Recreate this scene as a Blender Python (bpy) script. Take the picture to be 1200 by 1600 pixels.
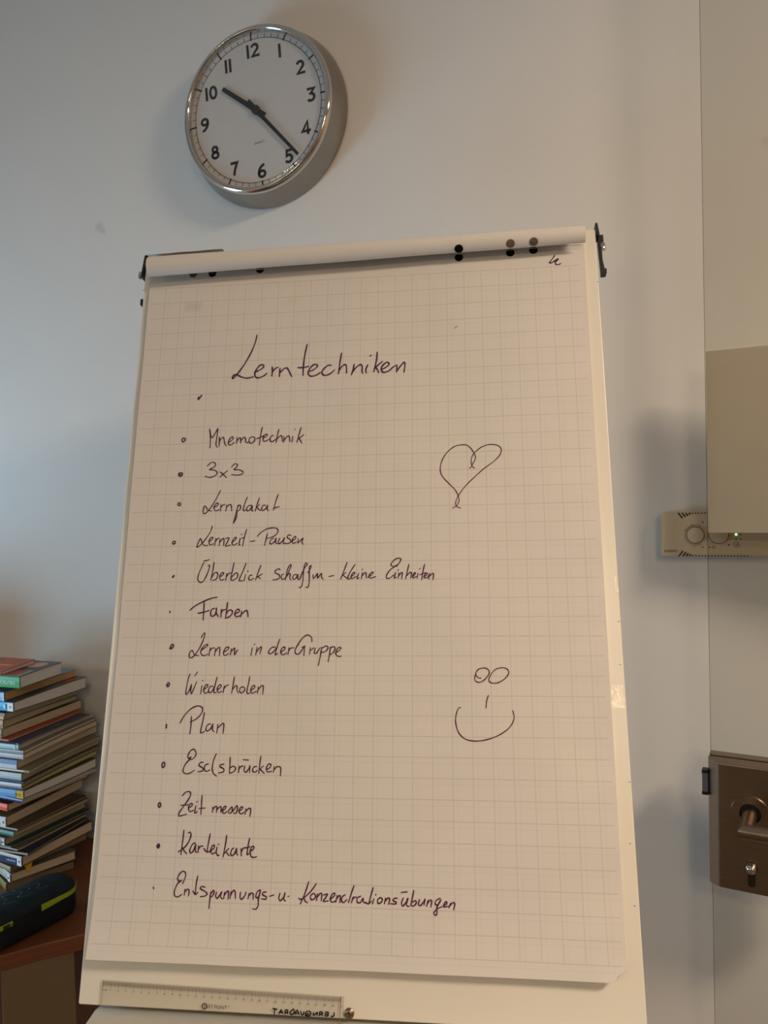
import bpy, bmesh, math, random
from mathutils import Vector, Matrix
random.seed(7)
for o in list(bpy.data.objects): bpy.data.objects.remove(o)
SC = bpy.context.scene
COL = SC.collection

# ------------------------------------------------------------------ camera
CAM = Vector((0.0, 0.0, 1.45))
MW = Matrix(((0.9402774, -0.0151196, -0.3400738), (0.3395068, -0.0310633, 0.9400905), (-0.0247776, -0.9994031, -0.0240749)))
cd = bpy.data.cameras.new('camera'); co = bpy.data.objects.new('camera', cd); COL.objects.link(co)
m = Matrix((MW.col[0], -MW.col[1], -MW.col[2])).transposed().to_4x4(); m.translation = CAM
co.matrix_world = m
cd.sensor_fit = 'VERTICAL'; cd.sensor_height = 24.0; cd.lens = 1230.0 * 24.0 / 1600.0
cd.clip_start = 0.02
SC.camera = co

# ------------------------------------------------------------------ light
SC.view_settings.view_transform = 'Standard'; SC.view_settings.look = 'None'
SC.view_settings.gamma = 1.0; SC.view_settings.use_curve_mapping = False
SC.view_settings.exposure = 0.09
w = bpy.data.worlds.new('world'); SC.world = w; w.use_nodes = True
w.node_tree.nodes['Background'].inputs[0].default_value = (0.55, 0.75, 1.0, 1); w.node_tree.nodes['Background'].inputs[1].default_value = 0.4
def area(name, loc, look, sx, sy, power, col):
    l = bpy.data.lights.new(name, 'AREA'); l.shape = 'RECTANGLE'; l.size = sx; l.size_y = sy; l.energy = power; l.color = col
    o = bpy.data.objects.new(name, l); COL.objects.link(o); o.location = loc
    o.rotation_euler = (Vector(look) - Vector(loc)).to_track_quat('-Z', 'Y').to_euler()
    return o
def rgb(r, g, b): m_ = max(r, g, b); return m_, (r/m_, g/m_, b/m_)
def lamp(name, loc, look, sx, sy, watt, r, g, b):
    k, c = rgb(r, g, b); area(name, loc, look, sx, sy, watt*k, c)
lamp('ceiling_lamp_near', (1.55, .2, 2.73), (1.55, .2, 0), .5, .5, 40, 1.72, 1.35, 1.00)
lamp('ceiling_lamp_mid', (1.0, -2.0, 2.73), (1.0, -2.0, 0), .5, .5, 40, .62, .46, .31)
lamp('ceiling_lamp_left', (-1.9, -3.5, 2.73), (-1.9, -3.5, 0), .5, .5, 40, .75, .66, .50)
lamp('ceiling_lamp_far', (2.01, -3.95, 2.73), (2.01, -3.95, 0), 1.0, 1.0, 40, 1.35, 1.10, .82)
lamp('window_daylight', (-2.345, .4, .98), (0, .4, .98), 1.08, .56, 15, .70, 1.22, 1.66)

# ------------------------------------------------------------------ materials
def lin(c):
    if isinstance(c, str): c = tuple(int(c[i:i+2], 16)/255 for i in (0, 2, 4))
    return tuple((x/12.92 if x <= .04045 else ((x+.055)/1.055)**2.4) for x in c) + (1,)
MATS = {}
def mat(name, col, rough=.6, metal=0., var=.05, vscale=40., bump=0., bscale=200., coat=0., spec=.5, aniso=None):
    if name in MATS: return MATS[name]
    M = bpy.data.materials.new(name); M.use_nodes = True; N = M.node_tree; P = N.nodes['Principled BSDF']
    P.inputs['Roughness'].default_value = rough; P.inputs['Metallic'].default_value = metal; P.inputs['Coat Weight'].default_value = coat
    P.inputs['Specular IOR Level'].default_value = spec
    tc = N.nodes.new('ShaderNodeTexCoord'); no = N.nodes.new('ShaderNodeTexNoise'); no.inputs['Scale'].default_value = vscale; no.inputs['Detail'].default_value = 4
    mp = N.nodes.new('ShaderNodeMapping'); N.links.new(tc.outputs['Object'], mp.inputs[0]); N.links.new(mp.outputs[0], no.inputs[0])
    if aniso: mp.inputs['Scale'].default_value = aniso
    r = N.nodes.new('ShaderNodeValToRGB'); c = lin(col)
    r.color_ramp.elements[0].color = tuple(x*(1-var) for x in c[:3])+(1,); r.color_ramp.elements[1].color = tuple(min(1, x*(1+var)) for x in c[:3])+(1,)
    r.color_ramp.elements[0].position = .3; r.color_ramp.elements[1].position = .7
    N.links.new(no.outputs[0], r.inputs[0]); N.links.new(r.outputs[0], P.inputs['Base Color'])
    if bump:
        b = N.nodes.new('ShaderNodeBump'); b.inputs['Strength'].default_value = bump; b.inputs['Distance'].default_value = .002
        n2 = N.nodes.new('ShaderNodeTexNoise'); n2.inputs['Scale'].default_value = bscale; n2.inputs['Detail'].default_value = 3
        N.links.new(mp.outputs[0], n2.inputs[0]); N.links.new(n2.outputs[0], b.inputs['Height']); N.links.new(b.outputs[0], P.inputs['Normal'])
    MATS[name] = M
    return M
def clear(name, tint, gloss=1.0, rough=0.02, bump=0., bscale=60., ior=1.5):
    M = bpy.data.materials.new(name); M.use_nodes = True; N = M.node_tree; N.nodes.clear()
    out = N.nodes.new('ShaderNodeOutputMaterial'); mx = N.nodes.new('ShaderNodeMixShader'); t = N.nodes.new('ShaderNodeBsdfTransparent'); g = N.nodes.new('ShaderNodeBsdfGlossy')
    t.inputs[0].default_value = tint + (1,); g.inputs['Roughness'].default_value = rough; g.inputs[0].default_value = (gloss, gloss, gloss, 1)
    f = N.nodes.new('ShaderNodeFresnel'); f.inputs[0].default_value = ior
    ge = N.nodes.new('ShaderNodeNewGeometry'); inv = N.nodes.new('ShaderNodeMath'); inv.operation = 'SUBTRACT'; inv.inputs[0].default_value = 1.0; N.links.new(ge.outputs['Backfacing'], inv.inputs[1])
    mu = N.nodes.new('ShaderNodeMath'); mu.operation = 'MULTIPLY'; N.links.new(f.outputs[0], mu.inputs[0]); N.links.new(inv.outputs[0], mu.inputs[1])      # the exit face of a pane neither bends nor mirrors
    N.links.new(mu.outputs[0], mx.inputs[0]); N.links.new(t.outputs[0], mx.inputs[1]); N.links.new(g.outputs[0], mx.inputs[2]); N.links.new(mx.outputs[0], out.inputs[0])
    if bump:
        tc = N.nodes.new('ShaderNodeTexCoord'); no = N.nodes.new('ShaderNodeTexNoise'); no.inputs['Scale'].default_value = bscale; b = N.nodes.new('ShaderNodeBump')
        b.inputs['Strength'].default_value = bump; b.inputs['Distance'].default_value = .004
        N.links.new(tc.outputs['Object'], no.inputs[0]); N.links.new(no.outputs[0], b.inputs['Height']); N.links.new(b.outputs[0], g.inputs['Normal']); N.links.new(b.outputs[0], f.inputs['Normal'])
    return M
def wall_mat():
    M = mat('wall_paint', (.855, .845, .83), .75, var=.012, vscale=6, bump=.08, bscale=350, spec=.3)
    N = M.node_tree; P = N.nodes['Principled BSDF']; src = P.inputs['Base Color'].links[0].from_socket
    tc = N.nodes['Texture Coordinate']
    def blot(prev, c, r, k):
        d = N.nodes.new('ShaderNodeVectorMath'); d.operation = 'DISTANCE'; d.inputs[1].default_value = c; N.links.new(tc.outputs['Object'], d.inputs[0])
        mr = N.nodes.new('ShaderNodeMapRange'); mr.inputs[1].default_value = r*.3; mr.inputs[2].default_value = r; mr.inputs[3].default_value = k; mr.inputs[4].default_value = 0
        N.links.new(d.outputs['Value'], mr.inputs[0]); mx = N.nodes.new('ShaderNodeMix'); mx.data_type = 'RGBA'
        N.links.new(mr.outputs[0], mx.inputs[0]); N.links.new(prev, mx.inputs[6]); mx.inputs[7].default_value = lin((.45, .44, .43)); return mx.outputs[2]
    s = blot(src, (-1.078, 1.324, 2.003), .014, .22); s = blot(s, (-1.068, 1.324, 1.994), .008, .22); s = blot(s, (.146, 1.324, 1.965), .01, .15)
    N.links.new(s, P.inputs['Base Color'])
    return M
WALL = wall_mat()
M_DIM = mat('dimming_wall_brown', (.50, .44, .38), .8, var=.06, vscale=3)  # unseen walls made brown so reflections in the chrome stay dark
M_FLOOR = mat('floor_linoleum', (.30, .25, .20), .5, var=.08, vscale=12)
M_CEIL = mat('ceiling_paint', (.83, .82, .80), .8, var=.01)
M_WHITE = mat('white_enamel', (.86, .845, .80), .28, var=.01, vscale=8, spec=.5)
M_PAPER = mat('plain_paper', (.82, .805, .785), .75, var=.012, vscale=14, bump=.05, bscale=60, spec=.2)
M_INK = mat('purple_marker_ink', (.31, .12, .25), .5, var=.15, vscale=60, spec=.3)
M_NAVYINK = mat('navy_marker_ink', (.12, .11, .20), .5, var=.1, spec=.3)
M_BLACKINK = mat('black_ink', (.07, .06, .06), .5, var=.1, spec=.3)
M_BLACK = mat('black_plastic', (.07, .065, .06), .45, var=.1, vscale=90)
M_CHROME = mat('polished_chrome', (.80, .79, .77), .07, 1., var=.02, vscale=15)
M_SATIN = mat('satin_chrome', (.62, .60, .57), .22, 1., var=.02, vscale=15)
M_STEEL = mat('brushed_steel', (.56, .50, .44), .30, 1., var=.06, vscale=30, aniso=(1, 1, 14))
M_DARKSTEEL = mat('dark_steel', (.30, .27, .25), .35, 1., var=.05)
M_BEIGE = mat('beige_plastic', (.76, .70, .59), .45, var=.015, vscale=20)
M_TRAY = mat('tray_grey_plastic', (.70, .67, .61), .5, var=.02)
M_HOLE = mat('hole_shadow', (.05, .045, .04), .9, var=.05, spec=.1)
M_HOLEB = mat('hole_paper_behind', (.40, .34, .29), .9, var=.05, spec=.1)
M_WOOD = mat('cherry_laminate', (.43, .24, .13), .42, var=.16, vscale=5, aniso=(1, 1, 30))
M_PANEL = mat('beige_laminate', (.43, .36, .27), .5, var=.03, vscale=30)
M_DIAL = mat('dial_card', (.76, .75, .745), .5, var=.006, vscale=10, spec=.2)
M_GLASS = clear('clear_glass', (.985, .985, .98))
M_DOORGLASS = clear('door_glass', (.91, .91, .895))
M_GLASSEDGE = clear('glass_edge', (.45, .47, .42))
M_FILM = mat('frosted_film', (.90, .875, .83), .6, var=.01, vscale=30, spec=.3)
N = M_FILM.node_tree; tl = N.nodes.new('ShaderNodeBsdfTranslucent'); mx = N.nodes.new('ShaderNodeMixShader'); mx.inputs[0].default_value = .5
N.links.new(N.nodes['Principled BSDF'].inputs['Base Color'].links[0].from_socket, tl.inputs[0]); N.links.new(N.nodes['Principled BSDF'].outputs[0], mx.inputs[1]); N.links.new(tl.outputs[0], mx.inputs[2]); N.links.new(mx.outputs[0], N.nodes['Material Output'].inputs[0])
M_TAPE = clear('clear_tape', (.98, .975, .95), 1.0, .02, bump=.19, bscale=330, ior=2.0)
M_RULER = clear('ruler_plastic', (.955, .95, .94), 1.0, .05)

# measured strokes (0.1 mm on the sheet) and book corners (m)
INK = [
 ('handwritten_title', 2.5, [[1462,849,1442,965,1393,1113,1312,1285,1230,1415,1170,1493,1133,1526,1131,1494,1166,1466,1207,1476,1273,1511,1350,1528,1439,1511],[1455,1439,1523,1410,1579,1370,1583,1333,1542,1328,1488,1382,1459,1456,1474,1515,1521,1528,1586,1504,1639,1461],[1711,1363,1717,1430,1712,1507],[1713,1451,1748,1399,1798,1372],[1829,1392,1824,1456,1824,1518],[1824,1467,1885,1400,1930,1389,1959,1431,1981,1479,2006,1526],[2218,1032,2190,1179,2173,1339,2171,1515],[2091,1389,2167,1392,2254,1375],[2269,1456,2331,1427,2377,1381,2361,1351,2311,1362,2261,1423,2245,1481,2266,1522,2309,1532,2371,1516,2425,1479],[2579,1380,2537,1372,2488,1410,2449,1464,2461,1517,2511,1528,2570,1504,2628,1451],[2727,1192,2710,1312,2689,1512],[2693,1475,2732,1408,2776,1376,2801,1401,2806,1509],[2914,1380,2903,1453,2878,1539],[2887,1505,2945,1429,3004,1387,3031,1417,3030,1480,3040,1528],[3112,1397,3086,1462,3092,1523],[3143,1263,3160,1248],[3246,1205,3235,1337,3200,1509],[3209,1452,3272,1397,3323,1354],[3216,1436,3251,1475,3271,1526],[3305,1482,3370,1449,3417,1404,3392,1368,3333,1408,3305,1472,3334,1523,3408,1508,3476,1448,3529,1419],[3532,1425,3527,1527],[3529,1509,3593,1422,3631,1382,3646,1420,3632,1534],[629,1824,641,1792],[639,1827,683,1768]]),
 ('handwritten_line', 1.9, [[444,2410,428,2437,440,2464,463,2465,478,2437,463,2411,441,2422],[832,2288,852,2401,858,2575],[836,2296,861,2398,885,2418,923,2355,955,2292,949,2405,944,2530,965,2571],[986,2415,990,2483,988,2552],[990,2487,1019,2436,1045,2425,1060,2462,1073,2517,1098,2556],[1123,2507,1168,2480,1194,2442,1173,2422,1142,2454,1123,2507,1146,2542,1183,2532,1208,2510],[1250,2434,1246,2523],[1248,2492,1288,2440,1304,2459,1306,2523],[1306,2490,1350,2434,1374,2458,1380,2508,1414,2521],[1462,2432,1430,2460,1429,2508,1467,2528,1506,2491,1508,2447,1470,2432],[1612,2289,1595,2389,1580,2557],[1533,2463,1588,2446,1630,2419],[1631,2457,1675,2430,1689,2407,1660,2401,1631,2448,1641,2502,1683,2497,1710,2479],[1779,2424,1749,2429,1729,2470,1745,2513,1782,2506,1812,2473],[1853,2331,1837,2407,1820,2527],[1822,2492,1866,2437,1894,2428,1905,2467,1912,2515],[1931,2439,1931,2527],[1934,2496,1978,2440,2005,2438,2020,2522],[2057,2439,2049,2525],[2081,2341,2090,2335],[2171,2313,2143,2427,2119,2533],[2127,2484,2172,2453,2213,2420],[2145,2469,2166,2504,2190,2545]]),
 ('handwritten_line', 1.8, [[425,2934,422,2972,448,2986,475,2964,467,2938,435,2937,435,2959,458,2964],[834,2846,890,2792,944,2803,947,2855,874,2896,947,2910,986,2951,952,2993,878,3014,811,2993],[1027,2939,1075,2972,1125,3026],[1028,3012,1075,2972,1134,2923],[1191,2872,1235,2826,1275,2838,1265,2874,1230,2907,1305,2916,1358,2943,1356,2974,1290,2991,1197,2981]]),
 ('handwritten_line', 1.8, [[443,3377,439,3401,465,3413,478,3393,462,3372,443,3381],[1047,3210,1011,3289,953,3399,885,3499,838,3536,813,3519,821,3442,844,3431,875,3480,932,3505],[962,3453,1016,3424,1025,3395,992,3398,966,3451,991,3501,1045,3484],[1065,3411,1065,3505],[1066,3457,1093,3421,1124,3412],[1148,3422,1141,3510],[1143,3462,1185,3417,1215,3427,1225,3510],[1314,3426,1297,3508,1271,3645,1264,3681,1297,3609,1307,3523],[1307,3457,1338,3426,1354,3454,1337,3500,1306,3512],[1441,3318,1418,3382,1394,3474,1401,3514,1428,3500],[1507,3439,1471,3439,1441,3475,1451,3515,1492,3494,1520,3443,1517,3513,1538,3514],[1617,3332,1589,3423,1566,3520],[1573,3478,1622,3424],[1581,3460,1610,3490,1642,3518],[1708,3441,1672,3443,1656,3489,1675,3517,1719,3481,1735,3441,1738,3500,1754,3522],[1883,3287,1856,3374,1826,3513],[1825,3487,1864,3475,1907,3467]]),
 ('handwritten_line', 1.8, [[416,3925,403,3949,419,3967,443,3948,436,3926,416,3929],[960,3717,941,3793,883,3892,812,3981,763,4015,765,3980,796,3900,815,3914,833,3964,872,3995,912,3992],[923,3942,967,3912,978,3885,952,3882,928,3929,943,3985,991,3972],[1023,3895,1011,3997],[1015,3949,1042,3904,1070,3892],[1082,3908,1077,3998],[1080,3959,1115,3905,1139,3909,1140,4000],[1162,3901,1211,3893,1194,3943,1168,4007,1236,3992],[1256,3957,1305,3918,1314,3891,1286,3898,1258,3962,1282,3997,1330,3972],[1371,3901,1356,3991,1372,3991],[1381,3849,1390,3842],[1457,3776,1433,3875,1410,4011],[1391,3903,1434,3889],[1515,3950,1581,3941],[1615,3882,1662,3825,1751,3776,1849,3766,1899,3790,1889,3848,1828,3891,1753,3912],[1754,3845,1739,3917,1721,4008],[1846,3910,1811,3927,1792,3971,1814,3990,1863,3955,1879,3910,1876,3973,1904,3988],[1933,3911,1913,3965,1930,3988,1974,3948,1992,3912,1980,3984,2005,3984],[2087,3878,2051,3869,2034,3904,2077,3932,2085,3968,2038,3990,2011,3979],[2108,3952,2148,3924,2154,3897,2132,3897,2106,3941,2121,3988,2164,3969],[2191,3925,2187,3982,2227,3943,2256,3919,2242,3970,2259,4003]]),
 ('handwritten_line', 1.8, [[438,4435,456,4406],[446,4437,466,4414],[868,4212,908,4206,949,4192],[873,4234,841,4305,805,4411,804,4473,842,4508,886,4483,926,4403,956,4306,954,4271,936,4283],[1018,4232,1007,4342,985,4477],[995,4443,1033,4378,1069,4375,1080,4414,1057,4467,1009,4480],[1111,4434,1152,4406,1161,4380,1133,4381,1110,4423,1124,4478,1174,4468],[1205,4389,1196,4483],[1201,4437,1232,4390,1264,4381],[1301,4240,1284,4346,1267,4462,1292,4485],[1280,4438,1331,4382,1360,4397,1349,4453,1292,4484],[1471,4251,1429,4366,1389,4462,1394,4494,1430,4485],[1470,4410,1453,4493],[1497,4365,1505,4358],[1562,4417,1530,4423,1518,4464,1542,4483,1587,4459],[1680,4281,1644,4386,1614,4484],[1624,4451,1664,4425,1706,4401],[1645,4439,1684,4467],[1951,4355,1936,4334,1892,4354,1885,4389,1939,4416,1950,4460,1906,4480,1857,4485],[2001,4408,1975,4425,1977,4469,2004,4478,2043,4444,2087,4339,2103,4290,2085,4286,2052,4356,2031,4489],[2036,4456,2072,4409,2095,4409,2091,4462,2108,4490],[2187,4419,2151,4419,2132,4453,2145,4483,2179,4463,2201,4419,2203,4472,2228,4481,2260,4394,2298,4316,2327,4281,2308,4263,2285,4298,2277,4394,2270,4533,2246,4595,2221,4588],[2336,4398,2374,4329,2378,4298,2356,4325,2359,4430,2358,4543,2342,4596,2316,4589],[2410,4422,2417,4476,2451,4435,2471,4407,2473,4470,2503,4428],[2471,4418,2473,4470,2510,4422,2527,4411,2527,4460,2550,4485],[2629,4449,2692,4438],[2869,4259,2833,4367,2787,4489],[2797,4453,2855,4398],[2815,4432,2880,4482],[2979,4290,2929,4368,2887,4454,2896,4490,2929,4472],[2927,4458,2964,4429,2978,4403,2952,4405,2928,4454,2943,4482,2991,4455],[3028,4412,3010,4480,3036,4473],[3076,4363,3083,4356],[3080,4404,3069,4484],[3074,4451,3111,4405,3130,4414,3131,4476],[3150,4469,3206,4432,3225,4403,3202,4403,3172,4440,3184,4477,3260,4460],[3549,4321,3506,4325,3465,4309,3471,4278,3523,4227,3574,4216,3595,4235,3566,4290,3506,4331,3446,4378,3401,4452,3414,4483,3455,4478,3498,4441],[3527,4407,3508,4480,3534,4470],[3554,4378,3563,4371],[3570,4411,3560,4485],[3565,4457,3602,4411,3616,4420,3606,4490],[3703,4301,3686,4378,3660,4491],[3669,4458,3711,4413,3737,4413,3728,4483],[3749,4468,3788,4431,3785,4414,3759,4436,3756,4482,3800,4465],[3824,4423,3812,4484],[3846,4365,3853,4358],[3912,4303,3890,4398,3873,4510],[3847,4442,3925,4415],[3901,4470,3941,4441,3947,4424,3924,4427,3903,4475,3940,4482,3968,4450],[3978,4425,3966,4503],[3973,4467,4010,4430,4030,4435,4021,4512]]),
 ('handwritten_line', 2.2, [[439,4899,441,4916],[719,4889,783,4832,896,4772,1001,4729,1086,4713],[911,4781,913,4885,913,5021],[835,4929,906,4916,987,4892],[1063,4862,1025,4879,1012,4929,1031,4972,1073,4952,1087,4904,1088,4862,1094,4929,1122,4974],[1157,4878,1158,4983],[1155,4933,1181,4887,1215,4882],[1237,4784,1233,4870,1223,5001],[1230,4934,1270,4888,1308,4896,1309,4940,1270,4982,1228,4991],[1350,4942,1405,4914,1407,4885,1376,4883,1349,4940,1373,4979,1429,4964],[1443,4903,1435,4980],[1439,4952,1486,4906,1519,4901,1537,4980]]),
 ('handwritten_line', 1.8, [[486,5373,477,5404,506,5398,528,5362,506,5347,484,5373,494,5390],[906,5259,921,5220,946,5195,949,5235,920,5331,867,5437,806,5513,762,5519,756,5468,784,5426,803,5441,828,5483,887,5496],[911,5430,974,5384,1004,5356,972,5352,921,5409,916,5470,960,5496,1011,5473],[1039,5390,1028,5496],[1031,5441,1062,5399,1097,5393],[1113,5401,1103,5498],[1109,5452,1145,5393,1170,5397,1171,5498],[1228,5452,1285,5412,1292,5384,1251,5393,1226,5447,1239,5492,1299,5469],[1331,5403,1322,5485],[1324,5448,1357,5408,1376,5399,1375,5483,1403,5441,1419,5420],[1615,5391,1602,5492],[1637,5351,1647,5345],[1680,5385,1667,5485],[1674,5452,1713,5396,1739,5387,1721,5473],[1932,5383,1876,5392,1839,5448,1862,5473,1908,5442,1941,5396],[1984,5281,1950,5396,1931,5479,1968,5467],[2006,5452,2054,5417,2059,5386,2025,5394,2004,5448,2035,5486,2086,5459],[2116,5392,2104,5482],[2109,5442,2136,5400,2183,5394],[2421,5317,2415,5261,2364,5227,2301,5261,2239,5344,2199,5427,2211,5471,2254,5471,2295,5417,2326,5374,2288,5392],[2326,5371,2319,5494],[2404,5392,2394,5477],[2399,5434,2449,5395],[2468,5397,2457,5459,2490,5461,2532,5393],[2554,5388,2540,5500,2516,5622],[2560,5399,2615,5370,2639,5397,2606,5442,2553,5453],[2671,5384,2661,5480,2646,5574],[2667,5405,2711,5378,2735,5407,2703,5463,2663,5484],[2737,5463,2791,5428,2810,5397,2776,5395,2743,5459,2767,5502,2816,5504]]),
 ('handwritten_line', 1.8, [[467,5877,484,5867,478,5897,504,5890,507,5860,486,5847],[784,5735,763,5810,742,5967,759,5997,797,5926,813,5873,808,5950,821,5990,854,5909,881,5838],[853,5760,884,5709],[956,5884,947,5989],[959,5824,967,5817],[987,5935,1032,5900,1036,5875,1005,5882,984,5941,1003,5984,1047,5966],[1105,5891,1067,5900,1051,5949,1072,5979,1105,5949,1121,5899],[1157,5775,1136,5875,1124,5967,1154,5977],[1168,5944,1211,5907,1216,5878,1188,5881,1167,5932,1185,5975,1231,5956],[1260,5891,1250,5974],[1252,5935,1281,5890,1317,5876],[1391,5771,1379,5874,1365,5982],[1369,5943,1406,5890,1432,5890,1435,5939,1454,5977],[1510,5898,1477,5914,1474,5963,1503,5976,1536,5947,1534,5909,1505,5898],[1599,5766,1586,5856,1570,5955,1584,5986,1613,5974],[1625,5941,1667,5913,1672,5886,1643,5887,1621,5938,1644,5981,1698,5954],[1721,5897,1713,5980],[1716,5941,1760,5888,1788,5890,1784,5991]]),
 ('handwritten_line', 1.9, [[504,6383,502,6432],[508,6386,508,6432],[690,6368,743,6270,833,6180,918,6147,980,6171,976,6236,912,6309,828,6352],[840,6282,842,6383,835,6501],[1015,6227,1000,6333,979,6462,993,6488,1030,6468],[1106,6372,1064,6389,1047,6437,1069,6463,1115,6429,1136,6377,1137,6444,1159,6470],[1205,6376,1199,6485],[1201,6431,1253,6379,1285,6371,1282,6489]]),
 ('handwritten_line', 1.9, [[493,6864,486,6904,505,6924,527,6894,514,6861,494,6868],[837,6805,878,6822,927,6782,937,6734,904,6693,862,6711,833,6764,837,6805,873,6792,852,6823,805,6879,777,6950,803,6991,864,6990,930,6951],[1043,6851,1001,6858,989,6892,1039,6922,1036,6957,979,6969],[1113,6871,1074,6883,1060,6930,1088,6962,1134,6944],[1210,6743,1178,6826,1167,6920,1184,6983,1229,7018],[1320,6871,1275,6878,1271,6903,1320,6930,1314,6965,1252,6978],[1397,6783,1398,6870,1397,6975],[1399,6920,1440,6893,1474,6916,1457,6956,1401,6981],[1520,6891,1517,6971],[1517,6934,1543,6896,1572,6891],[1594,6889,1588,6945,1613,6965,1649,6921,1661,6888,1660,6969],[1571,6812,1639,6816],[1749,6892,1711,6902,1699,6946,1727,6963,1760,6942],[1798,6767,1789,6864,1781,6978],[1784,6932,1836,6885],[1792,6920,1818,6944,1852,6976],[1881,6928,1925,6901,1934,6869,1903,6860,1877,6909,1894,6957,1944,6947],[1978,6890,1970,6957],[1973,6929,2018,6891,2062,6905,2063,7002]]),
 ('handwritten_line', 1.9, [[482,7360,477,7393,494,7409,511,7384,497,7355,480,7366],[792,7265,830,7223,880,7213,901,7245,870,7315,809,7401,763,7471,760,7507,808,7502,860,7484],[777,7380,873,7372],[882,7410,926,7383,930,7360,899,7362,882,7407,901,7454,947,7437],[977,7381,969,7468,1002,7451],[986,7337,994,7333],[1053,7257,1051,7358,1051,7482],[1021,7413,1100,7406],[1203,7390,1201,7456],[1202,7426,1238,7384,1257,7396,1254,7454],[1256,7425,1297,7386,1313,7398,1311,7453],[1331,7439,1369,7405,1374,7381,1348,7388,1330,7436,1352,7467,1391,7442],[1404,7443,1450,7386,1460,7418,1444,7458,1415,7457],[1465,7442,1516,7369,1526,7409,1512,7456,1479,7460],[1548,7434,1586,7408,1592,7385,1565,7391,1548,7439,1578,7467,1613,7445],[1636,7403,1628,7469],[1631,7440,1674,7398,1698,7411,1692,7492]]),
 ('handwritten_line', 2.0, [[505,7858,501,7881,518,7893,533,7870,519,7852,504,7865,518,7875],[841,7677,835,7787,823,7964],[900,7710,923,7698,938,7728,920,7797,876,7867,823,7908,785,7934],[841,7883,862,7920,898,7952],[999,7824,965,7840,935,7910,951,7942,984,7914,1008,7843,1007,7885,1012,7920,1026,7933],[1045,7854,1045,7933],[1046,7897,1071,7862,1104,7856],[1189,7710,1176,7803,1161,7923],[1118,7883,1141,7912,1170,7924,1215,7907],[1210,7911,1252,7872,1252,7845,1226,7851,1210,7902,1229,7943,1272,7925],[1289,7863,1283,7925,1303,7959,1322,7955],[1301,7834,1309,7828],[1406,7722,1395,7835,1374,7975],[1379,7944,1440,7876],[1408,7917,1450,7957],[1507,7868,1481,7887,1470,7939,1492,7958,1524,7925,1543,7873,1545,7930,1562,7946],[1599,7872,1608,7955],[1603,7919,1624,7872,1654,7858],[1703,7749,1690,7827,1681,7934,1702,7929],[1637,7862,1685,7858,1712,7845],[1719,7903,1761,7869,1761,7844,1735,7850,1719,7901,1731,7957,1766,7971,1802,7959]]),
 ('handwritten_line', 1.9, [[495,8353,502,8366],[871,8300,895,8243,904,8184,872,8156,832,8178,803,8231,812,8266,852,8266,808,8299,773,8386,784,8442,827,8449,870,8421],[907,8360,904,8428],[903,8400,937,8362,961,8373,959,8436],[1062,8204,1048,8297,1045,8419],[1012,8377,1045,8417,1077,8390],[1166,8330,1124,8323,1104,8347,1160,8374,1195,8402,1172,8429,1112,8438],[1243,8383,1235,8466,1230,8566],[1235,8418,1271,8363,1285,8379,1270,8423,1240,8441],[1317,8382,1307,8428,1328,8450,1359,8411,1379,8380,1369,8433,1395,8455],[1418,8377,1411,8450],[1414,8420,1452,8365,1470,8379,1465,8457],[1499,8368,1489,8446],[1494,8417,1528,8355,1551,8369,1559,8444],[1620,8371,1618,8432,1639,8451,1677,8408,1688,8369],[1728,8382,1719,8444],[1723,8417,1756,8377,1780,8390,1783,8447],[1863,8341,1832,8358,1815,8411,1832,8431,1859,8395,1870,8341,1849,8446,1849,8518,1822,8556,1785,8552],[1942,8362,1906,8365,1901,8394,1947,8414,1937,8442,1886,8438],[1987,8407,2038,8392],[2116,8369,2104,8423,2124,8453,2161,8414,2177,8367,2167,8435,2187,8453],[2218,8404,2226,8399],[2469,8230,2425,8364,2373,8482],[2562,8250,2492,8344,2389,8428,2352,8420],[2413,8411,2432,8450,2461,8465],[2531,8359,2497,8388,2500,8424,2533,8428,2559,8394,2541,8360,2522,8364],[2581,8364,2572,8439],[2577,8406,2614,8358,2635,8366,2631,8437],[2658,8376,2706,8362,2686,8399,2656,8445,2717,8437],[2743,8418,2790,8378,2795,8352,2767,8360,2741,8414,2763,8450,2805,8435],[2826,8373,2811,8448],[2818,8415,2847,8376,2865,8384,2860,8452],[2925,8363,2893,8383,2881,8427,2906,8450,2945,8416],[3032,8256,2999,8345,2967,8448],[3021,8384,3005,8447],[3012,8417,3038,8387,3064,8385],[3115,8371,3074,8395,3075,8439,3111,8443,3144,8397,3148,8435,3175,8444],[3267,8269,3242,8355,3213,8457],[3171,8434,3209,8452,3250,8421],[3278,8395,3262,8450],[3297,8351,3304,8344],[3359,8375,3324,8404,3331,8443,3369,8429,3380,8393,3353,8377],[3419,8380,3407,8445],[3412,8421,3449,8379,3470,8390,3457,8449],[3562,8377,3523,8383,3513,8406,3549,8422,3538,8441,3478,8441],[3610,8312,3682,8303],[3635,8373,3613,8428,3631,8460,3669,8418,3689,8379,3674,8452,3704,8461],[3762,8285,3743,8373,3725,8452],[3736,8419,3780,8397,3792,8422,3762,8455,3728,8451],[3831,8383,3818,8438,3845,8447,3883,8402,3896,8381,3886,8441],[3933,8388,3916,8453],[3923,8429,3957,8386,3977,8395,3966,8460],[4080,8360,4031,8387,4020,8428,4053,8432,4085,8383,4064,8413,4038,8468,4039,8524,4021,8548,4001,8525,4040,8481,4099,8452],[4119,8440,4157,8418,4153,8396,4127,8418,4121,8453,4173,8446],[4201,8413,4182,8461],[4189,8446,4225,8407,4251,8413,4239,8480]]),
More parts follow.
